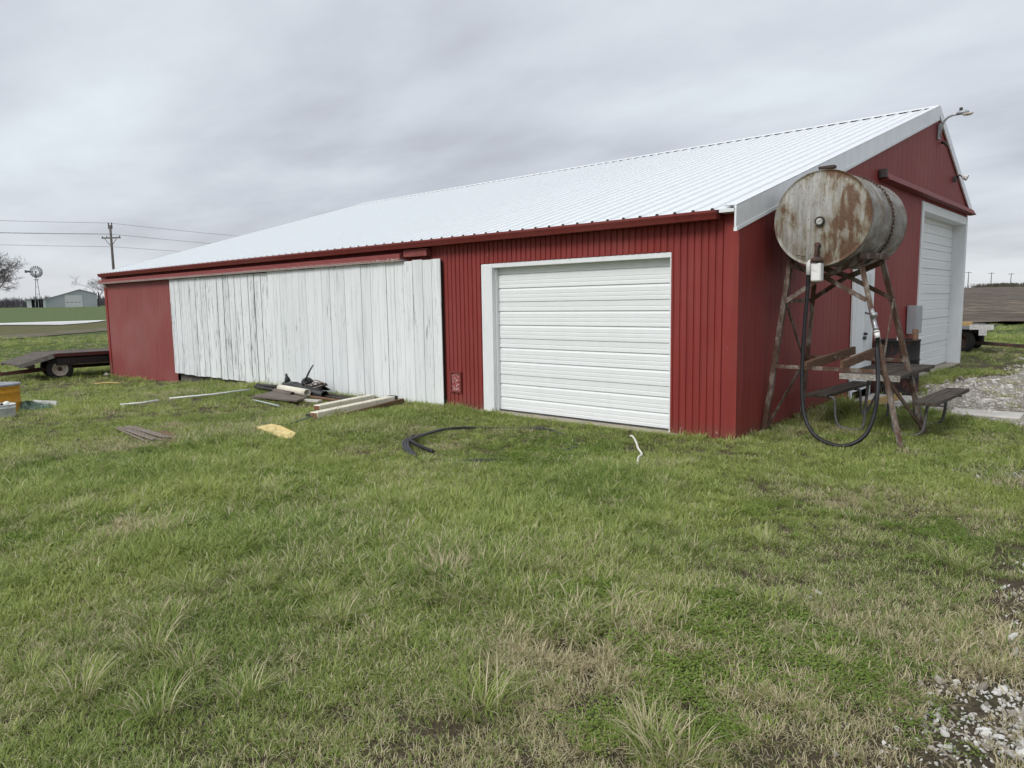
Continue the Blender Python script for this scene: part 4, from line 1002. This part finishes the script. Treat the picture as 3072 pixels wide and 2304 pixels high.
# windmill
wmz = T(-178, 40)
d_ = Vector((-.96, .28, 0)).normalized(); rt = Vector((d_.y, -d_.x, 0))
wpos = Vector((SO[0], SO[1], 0))+rt*-4.55-d_*6; wpos.z = T(wpos.x, wpos.y)
wm_ = thing('windmill', 'steel farm windmill standing in front of the machine shed', 'windmill', wpos, srz)
IRON = simple('weathered_windmill_steel', (.10, .10, .105), .6, .2, .2)
for sx_, sy_ in ((-1, -1), (1, -1), (1, 1), (-1, 1)):
    MB().bar((sx_*.55, sy_*.55, -.1), (sx_*.07, sy_*.07, 7.1), .09, .09).build('leg', IRON, wm_)
for z_ in (1.2, 2.8, 4.4, 5.8):
    k = .55+(.07-.55)*z_/7.1
    MB().bar((-k, -k, z_), (k, -k, z_), .05, .05).bar((-k, k, z_), (k, k, z_), .05, .05).bar((-k, -k, z_), (-k, k, z_), .05, .05).bar((k, -k, z_), (k, k, z_), .05, .05).build('girt', IRON, wm_)
MB().box(-.5, .5, -.5, .5, 5.95, 6.02).build('platform', IRON, wm_)
hz_ = 7.65
MB().tube([(0, 0, 7.0), (0, 0, hz_)], .08, 8).box(-.15, .15, -.3, .25, hz_-.15, hz_+.15).build('gearbox', IRON, wm_)
for k in range(18):
    a = 2*math.pi*k/18
    Mx = Matrix.Translation((0.1, -.45, hz_)) @ Matrix.Rotation(R(18), 4, 'Z') @ Matrix.Rotation(a, 4, 'Y')
    MB().add([(-.05, -.04, .55), (.05, .04, .55), (.15, .10, 1.28), (-.15, -.10, 1.28), (-.05, -.03, .55), (.05, .05, .55), (.15, .11, 1.28), (-.15, -.09, 1.28)], [(0, 1, 2, 3), (7, 6, 5, 4), (0, 4, 5, 1), (2, 6, 7, 3), (1, 5, 6, 2), (0, 3, 7, 4)], False, Mx).build('blade', IRON, wm_)
Mx = Matrix.Translation((0.1, -.45, hz_)) @ Matrix.Rotation(R(18), 4, 'Z')
for r_ in (.6, 1.0): MB().tube([(r_*math.cos(t), 0, r_*math.sin(t)) for t in np.linspace(0, 6.283, 25)[:-1]], .03, 5, closed=True, M=Mx).build('wheel_ring', IRON, wm_)
for k in range(6):
    a = math.pi*k/3; MB().tube([(0, 0, 0), (.6*math.cos(a), 0, .6*math.sin(a))], .025, 5, M=Mx).build('spoke', IRON, wm_)
MB().bar((0, 0, hz_+.02), (-1.2, .4, hz_+.1), .06, .06).add([(-1.0, .35, hz_-.05), (-1.0, .35, hz_+.22), (-2.0, .65, hz_+.42), (-2.0, .65, hz_-.22), (-1.0, .38, hz_-.05), (-1.0, .38, hz_+.22), (-2.0, .68, hz_+.42), (-2.0, .68, hz_-.22)], [(0, 1, 2, 3), (7, 6, 5, 4), (0, 4, 5, 1), (1, 5, 6, 2), (2, 6, 7, 3), (3, 7, 4, 0)]).build('tail_vane', IRON, wm_)
# utility poles on the left with wires running parallel to the barn's gable
PX, PYs = -90.84, [-40.0, 25.66, 95.0, 165.0]
GLASS = simple('insulator', (.25, .26, .27), .3, 0, .1)
PW = []
for i, y_ in enumerate(PYs):
    base = T(PX, y_); top = 11.75
    labs = ['wooden utility pole left of the frame with crossarm', 'wooden utility pole with crossarm rising behind the left end of the barn roof', 'next utility pole further along the line behind the barn', 'farthest utility pole of the line behind the barn']
    if i == 1:
        up = thing('utility_pole', labs[i], 'utility pole', (PX, y_, base), 0)
        MB().tube([(0, 0, -.5), (0, 0, 5.5), (0, 0, top-base-.25)], [.19, .165, .13], 10).build('pole', POLEW, up)
        MB().box(-1.2, 1.2, -.07, .07, 9.95+.3-base*0, 10.1+.3).build('crossarm', POLEW, up)
        up.rotation_euler = (0, 0, R(35))
        MB().bar((-.75, -.09, 10.2), (0, -.09, 9.3), .04, .06).bar((.75, -.09, 10.2), (0, -.09, 9.3), .04, .06).build('arm_brace', POLEW, up)
        for k in (-1.1, -.55, 1.1): MB().lathe([(0, 0), (.05, 0), (.07, .08), (.04, .2), (0, .22)], 8, Matrix.Translation((k, 0, 10.4))).build('insulator', GLASS, up)
        MB().box(-.25, -.17, -.06, .06, top-base-.7, top-base+.05).box(.17, .25, -.06, .06, top-base-.7, top-base+.05).box(-.25, .25, -.05, .05, top-base-.45, top-base-.38).build('pole_top_bracket', IRON, up)
WIREM = simple('wire_cable', (.16, .16, .17), .6, 0, .1)
for wi, (dx, h, lab) in enumerate(((0.0, 11.75, 'topmost power line crossing the sky at the left'), (-.95, 10.55, 'second power line below the topmost wire at the left'), (.9, 10.35, 'third power line close below the second wire at the left'), (0.05, 8.95, 'lowest cable on the utility pole at the left'))):
    pts = []
    for i in range(len(PYs)-1):
        for k in range(12):
            t = k/12; pts.append((PX+dx, PYs[i]+(PYs[i+1]-PYs[i])*t, h-.9*4*t*(1-t)*(.6 if wi == 3 else 1)))
    tag(MB().tube(pts, .017, 4, cap=False).build('power_line', WIREM, None), lab, 'power line')
# row of poles on the far right horizon
for i, (dx, dy) in enumerate(((-.169, .9856), (-.147, .989), (-.1285, .9917), (-.1115, .9938))):
    dist = 395-i*-18
    x_, y_ = CAM.x+dx*dist, CAM.y+dy*dist; z_ = T(x_, y_)
    p_ = thing('utility_pole', ['tallest utility pole on the right horizon, nearest the barn', 'second utility pole from the barn on the right horizon', 'third utility pole from the barn on the right horizon', 'utility pole nearest the right edge on the horizon'][i], 'utility pole', (x_, y_, z_), R(5), 'utility poles on the right horizon')
    hh = 8.0-.2*i
    MB().tube([(0, 0, -.5), (.08, 0, hh)], [.22, .16], 6).build('pole', POLEW, p_); MB().box(-1.3, 1.3, -.08, .08, hh-.5, hh-.3).build('crossarm', POLEW, p_)

# bare trees ----------------------------------------------------------------
def bare_tree(name, loc, h, lab, seed, spread=.55, depth=6, r0=.22, droop=0.0):
    rnd = random.Random(seed)
    t = thing(name, lab, 'tree', loc)
    tr = MB(); cr_ = MB()
    def grow(p, d, L, r, lev):
        n_ = 3; pts = [p]; rs = [r]
        for k in range(n_):
            d = (d+Vector((rnd.uniform(-1, 1), rnd.uniform(-1, 1), rnd.uniform(-.6, .8)-droop*(lev/depth)))*.16).normalized()
            p = p+d*(L/n_); pts.append(p); rs.append(max(.012, r*(1-.35*(k+1)/n_)))
        (tr if lev < 2 else cr_).tube(pts, rs, 6 if lev < 2 else (4 if lev < 4 else 3), cap=False)
        if lev >= depth: return
        nb = rnd.choice((2, 3, 3, 4)) if lev < depth-1 else 4
        for k in range(nb):
            ax = Vector((rnd.uniform(-1, 1), rnd.uniform(-1, 1), rnd.uniform(-.3, .6))).normalized()
            nd = (d*(1-spread)+ax*spread).normalized()
            q = pts[rnd.choice((1, 2, 3, 3))]
            grow(q, nd, L*rnd.uniform(.62, .82), rs[-1]*rnd.uniform(.6, .8), lev+1)
    grow(Vector((0, 0, -.3)), Vector((rnd.uniform(-.1, .1), 0, 1)).normalized(), h*.30, r0, 0)
    tr.build('trunk', BARK, t, fixn=False); cr_.build('crown', BARK, t, fixn=False); return t
def at(px_dx, px_dy, dist):
    v = Vector((px_dx, px_dy, 0)).normalized()*dist; x_, y_ = CAM.x+v.x, CAM.y+v.y; return (x_, y_, T(x_, y_))
bare_tree('bare_tree', at(-.9765, .2155, 112), 13.5, 'large bare tree at the left edge of the photograph', 3, .56, 7, .35, .25)
tp = Vector((SO[0], SO[1], 0))+rt*7.4+d_*9; bare_tree('bare_tree', (tp.x, tp.y, T(tp.x, tp.y)), 12.5, 'bare tree beside the machine shed near the barn corner', 12, .55, 6, .22)
# far wood
wood = MB()
rw = random.Random(5)
for k in range(420):
    a = rw.uniform(-.012, .35); dist = rw.uniform(400, 470)
    v = Vector((-math.cos(a*.9+.12), math.sin(a*.9+.12), 0))*dist; x_, y_ = CAM.x+v.x, CAM.y+v.y; z_ = T(x_, y_)
    h = rw.uniform(3.5, 6.0) + (3.5*rw.random() if a < .10 else 0)
    for q in range(16):
        b0 = Vector((x_+rw.uniform(-2, 2), y_+rw.uniform(-2, 2), z_+rw.uniform(0, h*.5))); e_ = b0+Vector((rw.uniform(-1.6, 1.6), rw.uniform(-1.6, 1.6), rw.uniform(.4, .55)*h))
        wood.tube([b0, e_], [.16, .05], 3, cap=False)
tag(wood.build('far_wood', simple('grey_brush', (.11, .10, .115), .9, 0, .2, .2), None, fixn=False), 'grey leafless wood along the left horizon', 'wood', None, 'stuff')
scr = MB()
for k in range(160):
    a = rw.gauss(-.135, .016); dist = rw.uniform(325, 345); x_ = CAM.x+a*dist; y_ = CAM.y+dist; z_ = T(x_, y_)
    for q in range(9):
        b0 = Vector((x_+rw.uniform(-1, 1), y_+rw.uniform(-1, 1), z_)); scr.tube([b0, b0+Vector((rw.uniform(-.8, .8), rw.uniform(-.8, .8), rw.uniform(.5, 1.9)))], [.12, .05], 3, cap=False)
tag(scr.build('scrub', simple('dull_scrub', (.09, .085, .06), .9, 0, .3, .2), None, fixn=False), 'low scrub along the top of the plowed field', 'scrub', None, 'stuff')

# ------------------------------------------------------------------ scatter (grass, stones)
def template(name, mb, mat, attr=None, smooth=False):
    me = mb.mesh(name); me.materials.append(mat)
    if attr is not None:
        a = me.attributes.new('bl', 'FLOAT', 'POINT'); a.data.foreach_set('value', attr[0])
        a = me.attributes.new('tip', 'FLOAT', 'POINT'); a.data.foreach_set('value', attr[1])
    return bpy.data.objects.new(name, me)
def grass_mat():
    m = NT('grass_blades')
    dry = m.n('ShaderNodeAttribute', attribute_type='INSTANCER', attribute_name='dry').outputs['Fac']
    hue = m.n('ShaderNodeAttribute', attribute_type='INSTANCER', attribute_name='hue').outputs['Fac']
    bl = m.n('ShaderNodeAttribute', attribute_type='GEOMETRY', attribute_name='bl').outputs['Fac']
    tip = m.n('ShaderNodeAttribute', attribute_type='GEOMETRY', attribute_name='tip').outputs['Fac']
    g = m.mix(hue, (.115, .21, .024), (.32, .39, .09))
    g = m.mix(m.math('MULTIPLY', m.math('POWER', bl, 1.6), .9), g, (.55, .575, .23))
    straw = m.ramp(bl, [(0, (.31, .25, .14)), (.5, (.52, .45, .27)), (1, (.68, .61, .42))])
    isdry = m.step(m.math('ADD', dry, m.math('MULTIPLY', m.math('SUBTRACT', bl, .5), .9)), .46, .56)
    c = m.mix(isdry, g, straw)
    c = m.mix(m.math('MULTIPLY', m.step(tip, .75, 1.0), .35), c, (.38, .35, .19))
    d = m.n('ShaderNodeBsdfDiffuse'); m.put(d.inputs[0], c)
    tr = m.n('ShaderNodeBsdfTranslucent'); m.put(tr.inputs[0], c)
    gl = m.n('ShaderNodeBsdfGlossy'); gl.inputs['Roughness'].default_value = .45; gl.inputs[0].default_value = (1, 1, 1, 1)
    a = m.n('ShaderNodeMixShader'); a.inputs[0].default_value = .35; m.t.links.new(d.outputs[0], a.inputs[1]); m.t.links.new(tr.outputs[0], a.inputs[2])
    b_ = m.n('ShaderNodeMixShader'); b_.inputs[0].default_value = .018; m.t.links.new(a.outputs[0], b_.inputs[1]); m.t.links.new(gl.outputs[0], b_.inputs[2])
    o = m.n('ShaderNodeOutputMaterial'); m.t.links.new(b_.outputs[0], o.inputs[0]); return m.m
GRASS = grass_mat()
rg = random.Random(99)
def tuft(n, rad, lmin, lmax, lean, wid, comb=0.0):
    b = MB(); bl = []; tp_ = []
    for k in range(n):
        a = rg.uniform(0, 6.283); rr = rad*math.sqrt(rg.random()); x0 = rr*math.cos(a); y0 = rr*math.sin(a)
        a2 = a+rg.gauss(0, .9); L = rg.uniform(lmin, lmax); ln = lean*rg.uniform(.45, 1.25)
        dx, dy = math.cos(a2)+comb, math.sin(a2); nn = math.hypot(dx, dy)+1e-6; dx /= nn; dy /= nn
        w_ = wid*rg.uniform(.7, 1.3); sx_, sy_ = -dy*w_, dx*w_
        base = len(b.v); rnd_ = rg.random()
        P = []
        seg = 3; ang = .12+.2*rg.random(); px_, py_, pz_ = x0, y0, -.006
        for s_ in range(seg+1):
            P.append((px_, py_, pz_)); ang_ = ang+ln*(s_+.6)/seg
            px_ += dx*math.sin(ang_)*L/seg; py_ += dy*math.sin(ang_)*L/seg; pz_ += math.cos(ang_)*L/seg
        for s_, p in enumerate(P[:-1]):
            ww = (1.0, .9, .6)[s_]
            b.v += [(p[0]-sx_*ww, p[1]-sy_*ww, max(p[2], -.01)), (p[0]+sx_*ww, p[1]+sy_*ww, max(p[2], -.01))]; bl += [rnd_, rnd_]; tp_ += [s_/3]*2
        p = P[-1]; b.v.append((p[0], p[1], max(p[2], .002))); bl.append(rnd_); tp_.append(1.0)
        b.f += [(base, base+1, base+3, base+2), (base+2, base+3, base+5, base+4), (base+4, base+5, base+6)]; b.sm += [True]*3
    return b, (bl, tp_)
def clover(n, rad):
    b = MB(); bl = []; tp_ = []
    for k in range(n):
        a = rg.uniform(0, 6.283); rr = rad*math.sqrt(rg.random()); x0 = rr*math.cos(a); y0 = rr*math.sin(a); z0 = rg.uniform(.012, .04)
        s_ = rg.uniform(.004, .0085); t0 = rg.uniform(0, 6.28); tl = rg.uniform(-.5, .5); base = len(b.v); r_ = rg.random()*.45
        for q in range(5):
            t = t0+q*1.2566; b.v.append((x0+s_*math.cos(t), y0+s_*math.sin(t), z0+s_*tl*math.cos(t+1))); bl.append(r_); tp_.append(.2)
        b.f.append(tuple(range(base, base+5))); b.sm.append(False)
    return b, (bl, tp_)
TEMPL = []
for k in range(4): TEMPL.append(tuft(36, .085, .045, .10, 1.6, .0024))          # 0-3 short lawn
for k in range(3): TEMPL.append(tuft(42, .075, .09, .17, 1.75, .0025, .6))        # 4-6 long
for k in range(2): TEMPL.append(tuft(30, .09, .05, .11, 2.0, .0022, .6))          # 7-8 flattened
TEMPL.append(clover(90, .11))                                                     # 9
for k in range(2): TEMPL.append(tuft(150, .085, .09, .23, 1.55, .0019))            # 10-11 bunch grass
def rosette(n):
    b = MB(); bl = []; tp_ = []
    for k in range(n):
        a = 2*math.pi*k/n+rg.uniform(-.3, .3); L = rg.uniform(.05, .10); w_ = L*rg.uniform(.12, .2); base = len(b.v); r_ = rg.uniform(0, .35); up = rg.uniform(.02, .05)
        ca, sa = math.cos(a), math.sin(a)
        for t, ww, z in ((0.05, .25, .004), (.4, .9, up*.8), (.75, 1.0, up), (1.0, .0, up*.5)):
            b.v += [(ca*L*t-sa*w_*ww, sa*L*t+ca*w_*ww, z), (ca*L*t+sa*w_*ww, sa*L*t-ca*w_*ww, z)]; bl += [r_, r_]; tp_ += [.2, .2]
        b.f += [(base, base+1, base+3, base+2), (base+2, base+3, base+5, base+4), (base+4, base+5, base+7, base+6)]; b.sm += [True]*3
    return b, (bl, tp_)
def litter(n, rad):
    b = MB(); bl = []; tp_ = []
    for k in range(n):
        a = rg.uniform(0, 6.283); rr = rad*math.sqrt(rg.random()); x0 = rr*math.cos(a); y0 = rr*math.sin(a); s_ = rg.uniform(.008, .022); t0 = rg.uniform(0, 6.28); base = len(b.v); r_ = rg.uniform(.5, .9)
        for t, q_ in ((0, 1.4), (1.4, .6), (3.1, 1.3), (4.6, .65)):
            b.v.append((x0+s_*q_*math.cos(t+t0), y0+s_*q_*math.sin(t+t0), .025+rg.uniform(0, .025))); bl.append(r_); tp_.append(0)
        b.f.append((base, base+1, base+2, base+3)); b.sm.append(False)
    return b, (bl, tp_)
TEMPL.append(rosette(12)); TEMPL.append(litter(7, .22))                           # 12 broadleaf weed, 13 dead leaves
def scatter(name, coll_objs, pts, rot, scl, kind, attrs, label, cat):
    cl_ = bpy.data.collections.new(name+'_shapes')
    for o in coll_objs: cl_.objects.link(o)
    me = bpy.data.meshes.new(name); me.vertices.add(len(pts)); me.vertices.foreach_set('co', np.asarray(pts, dtype=np.float32).ravel())
    a = me.attributes.new('rot', 'FLOAT_VECTOR', 'POINT'); a.data.foreach_set('vector', np.asarray(rot, dtype=np.float32).ravel())
    a = me.attributes.new('scl', 'FLOAT', 'POINT'); a.data.foreach_set('value', np.asarray(scl, dtype=np.float32))
    a = me.attributes.new('which', 'INT', 'POINT'); a.data.foreach_set('value', np.asarray(kind, dtype=np.int32))
    for k, v in attrs.items():
        a = me.attributes.new(k, 'FLOAT', 'POINT'); a.data.foreach_set('value', np.asarray(v, dtype=np.float32))
    o = link(name, me)
    ng = bpy.data.node_groups.new(name+'_nodes', 'GeometryNodeTree')
    ng.interface.new_socket('Geometry', in_out='INPUT', socket_type='NodeSocketGeometry'); ng.interface.new_socket('Geometry', in_out='OUTPUT', socket_type='NodeSocketGeometry')
    N = ng.nodes; gi = N.new('NodeGroupInput'); go_ = N.new('NodeGroupOutput'); ip = N.new('GeometryNodeInstanceOnPoints'); ci = N.new('GeometryNodeCollectionInfo')
    ci.inputs['Collection'].default_value = cl_; ci.inputs['Separate Children'].default_value = True; ci.inputs['Reset Children'].default_value = True
    def na(nm, ty):
        q = N.new('GeometryNodeInputNamedAttribute'); q.data_type = ty; q.inputs['Name'].default_value = nm
        return [s_ for s_ in q.outputs if s_.enabled and s_.name == 'Attribute'][0]
    ng.links.new(gi.outputs[0], ip.inputs['Points']); ng.links.new(ci.outputs[0], ip.inputs['Instance']); ip.inputs['Pick Instance'].default_value = True
    ng.links.new(na('which', 'INT'), ip.inputs['Instance Index']); ng.links.new(na('rot', 'FLOAT_VECTOR'), ip.inputs['Rotation']); ng.links.new(na('scl', 'FLOAT'), ip.inputs['Scale'])
    ng.links.new(ip.outputs[0], go_.inputs[0])
    md = o.modifiers.new('scatter', 'NODES'); md.node_group = ng
    return tag(o, label, cat, None, 'stuff')

# candidate points in the part of the yard the camera can see, thinning with distance
def cand(n, r0, r1, power=1.0):
    u = RNG.random(n); r = r0*(r1/r0)**(u**power); az = RNG.uniform(YAW-.78, YAW+.74, n)
    return CAM.x+r*np.sin(az), CAM.y+r*np.cos(az), r
def yard(n_area, r0, r1):
    area = .5*1.52*(r1*r1-r0*r0); n = int(n_area*area); r = np.sqrt(RNG.uniform(r0*r0, r1*r1, n)); az = RNG.uniform(YAW-.78, YAW+.74, n)
    return CAM.x+r*np.sin(az), CAM.y+r*np.cos(az), r
parts = [yard(800, 1.9, 4.6), yard(460, 4.6, 7.5), yard(250, 7.5, 11.5), yard(80, 11.5, 18), yard(18, 18, 34), yard(4, 34, 60)]
gxp = np.concatenate([p_[0] for p_ in parts]); gyp = np.concatenate([p_[1] for p_ in parts]); grr = np.concatenate([p_[2] for p_ in parts])
gedge = np.interp(gyp, [a for a, b_ in GE], [b_ for a, b_ in GE]) + (fbm(gxp*1.1, gyp*1.1, 31)-.5)*.9
gmask = np.clip((gxp-gedge+.25)/.5, 0, 1)*(gyp < 16.5)          # 1 = gravel
patch = np.exp(-(((gxp-2.62)/.42)**2+((gyp+.15)/.42)**2)**2)
gmask = np.maximum(gmask, patch)
inbarn = (gxp > -18.85) & (gxp < .03) & (gyp > -.045) & (gyp < 12.25)
sill = (gxp > -4.0) & (gxp < -.7) & (gyp > -.16) & (gyp < 0)
slabm = ((gxp > .0) & (gxp < .78) & (gyp > 3.7) & (gyp < 5.05)) | ((gxp > 1.5) & (gxp < 2.35) & (gyp > 3.4) & (gyp < 4.0))
infield = gyp > 37.5
dr1 = fbm(gxp*.55, gyp*.55, 41, 5); dr2 = fbm(gxp*2.3, gyp*2.3, 47, 4); lush = fbm(gxp*.42+5, gyp*.42, 53, 4)
corner = np.clip((gxp-.5)/2.1, 0, 1)*np.clip((-gyp-2.4)/2.3, 0, 1)
dry = .03+np.clip((dr1-.52)*2.2, 0, .45)+np.clip((dr2-.58)*2.0, 0, .45)+np.clip(.95*corner, 0, .6)+.22*np.clip(gmask*2, 0, 1)
bare = np.clip((fbm(gxp*2.6, gyp*2.6, 61, 4)-.57+.03*corner)*9, 0, 1)*np.clip(.25+corner*1.6, 0, 1)*.62 + .15*corner
keep = (~inbarn) & (~sill) & (~slabm) & (~infield) & (RNG.random(len(gxp)) > np.clip(gmask*1.15, 0, .95-.17*(gyp < 1))) & (RNG.random(len(gxp)) > bare*.9)
# the black hoses, boards etc. press the grass: nothing removed, blades simply stand round them
gxp, gyp, grr, dry, lush, dr2, gmask, corner = [a[keep] for a in (gxp, gyp, grr, dry, lush, dr2, gmask, corner)]
n_ = len(gxp)
u = RNG.random(n_)
wallgrass = np.clip(1-np.abs(gyp+.05)/.35, 0, 1)*(gxp < .1)*(gxp > -19) + np.clip(1-np.abs(gxp-.1)/.5, 0, 1)*(gyp > -.2)*(gyp < 3.6)
longp = np.clip((lush-.50)*2.6, 0, .75)*(1-corner*.7) + .35*np.clip(wallgrass, 0, 1)
kind = np.where(u < longp, 4+RNG.integers(0, 3, n_), RNG.integers(0, 4, n_))
clov = (fbm(gxp*.9+3, gyp*.9, 71, 3) > .58) & (RNG.random(n_) < .42) & (grr < 9)
kind = np.where(clov, 9, kind)
flat = RNG.random(n_) < np.clip(dry*.7, 0, .7)
kind = np.where(flat & ~clov, 7+RNG.integers(0, 2, n_), kind)
scl = RNG.uniform(.6, 1.1, n_)*(1+.25*np.clip((grr-6)/6, 0, 1)+1.2*np.clip((grr-11)/20, 0, 1))*(1-.35*corner)
scl = np.where((kind >= 4) & (kind <= 6), scl*(.62+.6*np.clip((lush-.45)*3, 0, 1)), scl*(.72+.5*np.clip((lush-.38)*3, 0, 1)))
scl = scl*(1+.45*np.clip(wallgrass, 0, 1))
dry = np.where(clov, 0, dry+RNG.normal(0, .10, n_))
hue = np.clip(fbm(gxp*.8, gyp*.8, 83, 4)*1.5-.3+RNG.normal(0, .15, n_), 0, 1)
hue = np.where(clov, hue*.5, hue)
gz = Tv(gxp, gyp)+lumpv(gxp, gyp)*~((gxp > -19) & (gxp < .3) & (gyp > -.3) & (gyp < 12.4))
rot = np.stack([RNG.normal(0, .12, n_), RNG.normal(0, .12, n_), np.where(RNG.random(n_) < .5, RNG.uniform(0, 6.283, n_), RNG.normal(2.6, .8, n_))], 1)
# bunch grass clumps seen in the photograph (+ a few more)
clumps = [(1.56, -5.68, 1.25, .25), (2.32, -5.52, 1.2, .62), (2.2, -5.45, 1.0, .6), (2.05, -4.05, 1.0, .30), (1.0, -4.7, .9, .35), (.85, -4.6, .8, .35), (.72, -5.1, .9, .28), (2.62, -2.7, 1.0, .42), (2.72, -2.8, .9, .42),
          (-.2, -6.2, 1.2, .35), (.05, -6.35, 1.1, .32), (.35, -6.3, 1.0, .4), (.6, -6.55, 1.1, .42), (.2, -6.7, 1.1, .45), (.75, -6.25, .9, .35), (-.5, -5.9, 1.1, .3), (.45, -5.6, 1.0, .25), (.1, -5.5, 1.0, .28), (1.65, -3.1, .9, .40), (1.35, -3.5, .9, .38), (1.1, -3.3, .8, .4), (1.9, -2.2, .8, .38)]
for k in range(110):
    r = math.sqrt(random.uniform(9, 150)); az = random.uniform(YAW-.7, YAW+.55); x_, y_ = CAM.x+r*math.sin(az), CAM.y+r*math.cos(az)
    if (x_ < .1 and y_ > -.25) or x_ > gravel_edge(y_)-.3: continue
    if x_ > 1.2 and y_ < -3 and random.random() < .6: continue
    clumps.append((x_, y_, random.uniform(.4, .8), random.uniform(.05, .34)))
extra = []
for k in range(230):
    r = math.sqrt(random.uniform(5, 130)); az = random.uniform(YAW-.72, YAW+.68); x_, y_ = CAM.x+r*math.sin(az), CAM.y+r*math.cos(az)
    if (x_ < .1 and y_ > -.15) or x_ > gravel_edge(y_)-.1: continue
    extra.append((x_, y_, random.uniform(.3, .6) if k < 110 else random.uniform(.35, .7), 0.0 if k < 110 else 1.0))
nclump = len(clumps); clumps += extra
cp = np.array(clumps); m_ = len(cp)
P_ = np.concatenate([np.stack([gxp, gyp, gz], 1), np.stack([cp[:, 0], cp[:, 1], Tv(cp[:, 0], cp[:, 1])+lumpv(cp[:, 0], cp[:, 1])], 1)])
rot = np.concatenate([rot, np.stack([np.zeros(m_), np.zeros(m_), RNG.uniform(0, 6.28, m_)], 1)])
scl = np.concatenate([scl, cp[:, 2]*.95]); ck = 10+RNG.integers(0, 2, m_); ck[nclump:] = np.where(cp[nclump:, 3] > .5, 13, 12); kind = np.concatenate([kind, ck]); dry = np.concatenate([dry, np.where(np.arange(m_) < nclump, cp[:, 3]*.8, cp[:, 3])]); hue = np.concatenate([hue, RNG.uniform(.2, .7, m_)])
tobj = [template('grass_%02d' % i, t_[0], GRASS, t_[1]) for i, t_ in enumerate(TEMPL)]
scatter('lawn_grass', tobj, P_, rot, scl, kind, {'dry': dry, 'hue': hue}, 'green lawn grass with straw patches around the barn', 'grass')

# gravel stones
def stone_mat():
    m = NT('limestone_stone'); r = m.rnd(); v = m.co('Object')
    c = m.ramp(r, [(0, (.22, .195, .16)), (.4, (.40, .38, .34)), (1, (.62, .61, .58))])
    c = m.mix(m.math('MULTIPLY', m.step(m.noise(v, 60, 4, .6), .5, .7), .35), c, (.30, .26, .21))
    return m.done(c, .9, 0, None, .2)
STONE = stone_mat(); stones = []
for k in range(4):
    bm = bmesh.new(); bmesh.ops.create_icosphere(bm, subdivisions=2, radius=.0068)
    for v_ in bm.verts:
        s_ = 1+.28*math.sin(v_.co.x*430+k)*math.cos(v_.co.y*390+2*k)+rg.uniform(-.07, .07); v_.co = Vector((v_.co.x*1.25*s_, v_.co.y*s_, v_.co.z*.55*s_))
    me = bpy.data.meshes.new('stone_%d' % k); bm.to_mesh(me); bm.free(); me.materials.append(STONE); stones.append(bpy.data.objects.new('stone_%d' % k, me))
parts = [yard(9000, 1.9, 5.2), yard(3200, 5.2, 9), yard(900, 9, 15), yard(320, 15, 26)]
X_ = np.concatenate([p_[0] for p_ in parts]); Y_ = np.concatenate([p_[1] for p_ in parts]); Rr = np.concatenate([p_[2] for p_ in parts])
ge = np.interp(Y_, [a for a, b_ in GE], [b_ for a, b_ in GE]) + (fbm(X_*1.1, Y_*1.1, 31)-.5)*.9
gm = np.clip((X_-ge+.15)/.45, 0, 1)*(Y_ < 16.2)
pt_ = np.exp(-(((X_-2.62)/.36)**2+((Y_+.15)/.36)**2)**2)
clus = np.clip((fbm(X_*2.6, Y_*2.6, 91, 4)-.40-.09*(Y_ < 1))*6, 0, 1)
clus = np.where(Y_ > 3, .55+.45*clus, clus)
prob = np.maximum(gm*(.12+.88*clus), pt_*(.2+.8*clus)*.8)
cn = np.clip((X_-1.9)/1.3, 0, 1)*np.clip((-Y_-3.0)/1.8, 0, 1)
prob = np.maximum(prob, cn*np.clip((fbm(X_*3.2, Y_*3.2, 95, 4)-.56)*5, 0, .6)*.16)
kp = (RNG.random(len(X_)) < prob) & ~((X_ > -19) & (X_ < .06) & (Y_ > -.1) & (Y_ < 12.3))
X_, Y_, Rr = X_[kp], Y_[kp], Rr[kp]; q = len(X_)
zs = Tv(X_, Y_)+lumpv(X_, Y_)*~((X_ > -19) & (X_ < .3) & (Y_ > -.3) & (Y_ < 12.4))+.003
sz = RNG.lognormal(-.33, .48, q)*(1+1.9*np.clip((Rr-6)/10, 0, 1.5))
scatter('gravel_stones', stones, np.stack([X_, Y_, zs], 1), RNG.uniform(0, 6.28, (q, 3))*np.array([.15, .15, 1]), sz, RNG.integers(0, 4, q), {'dry': np.zeros(q)}, 'loose white limestone gravel on the driveway and verge', 'gravel')
print('grass', len(P_), 'stones', q)
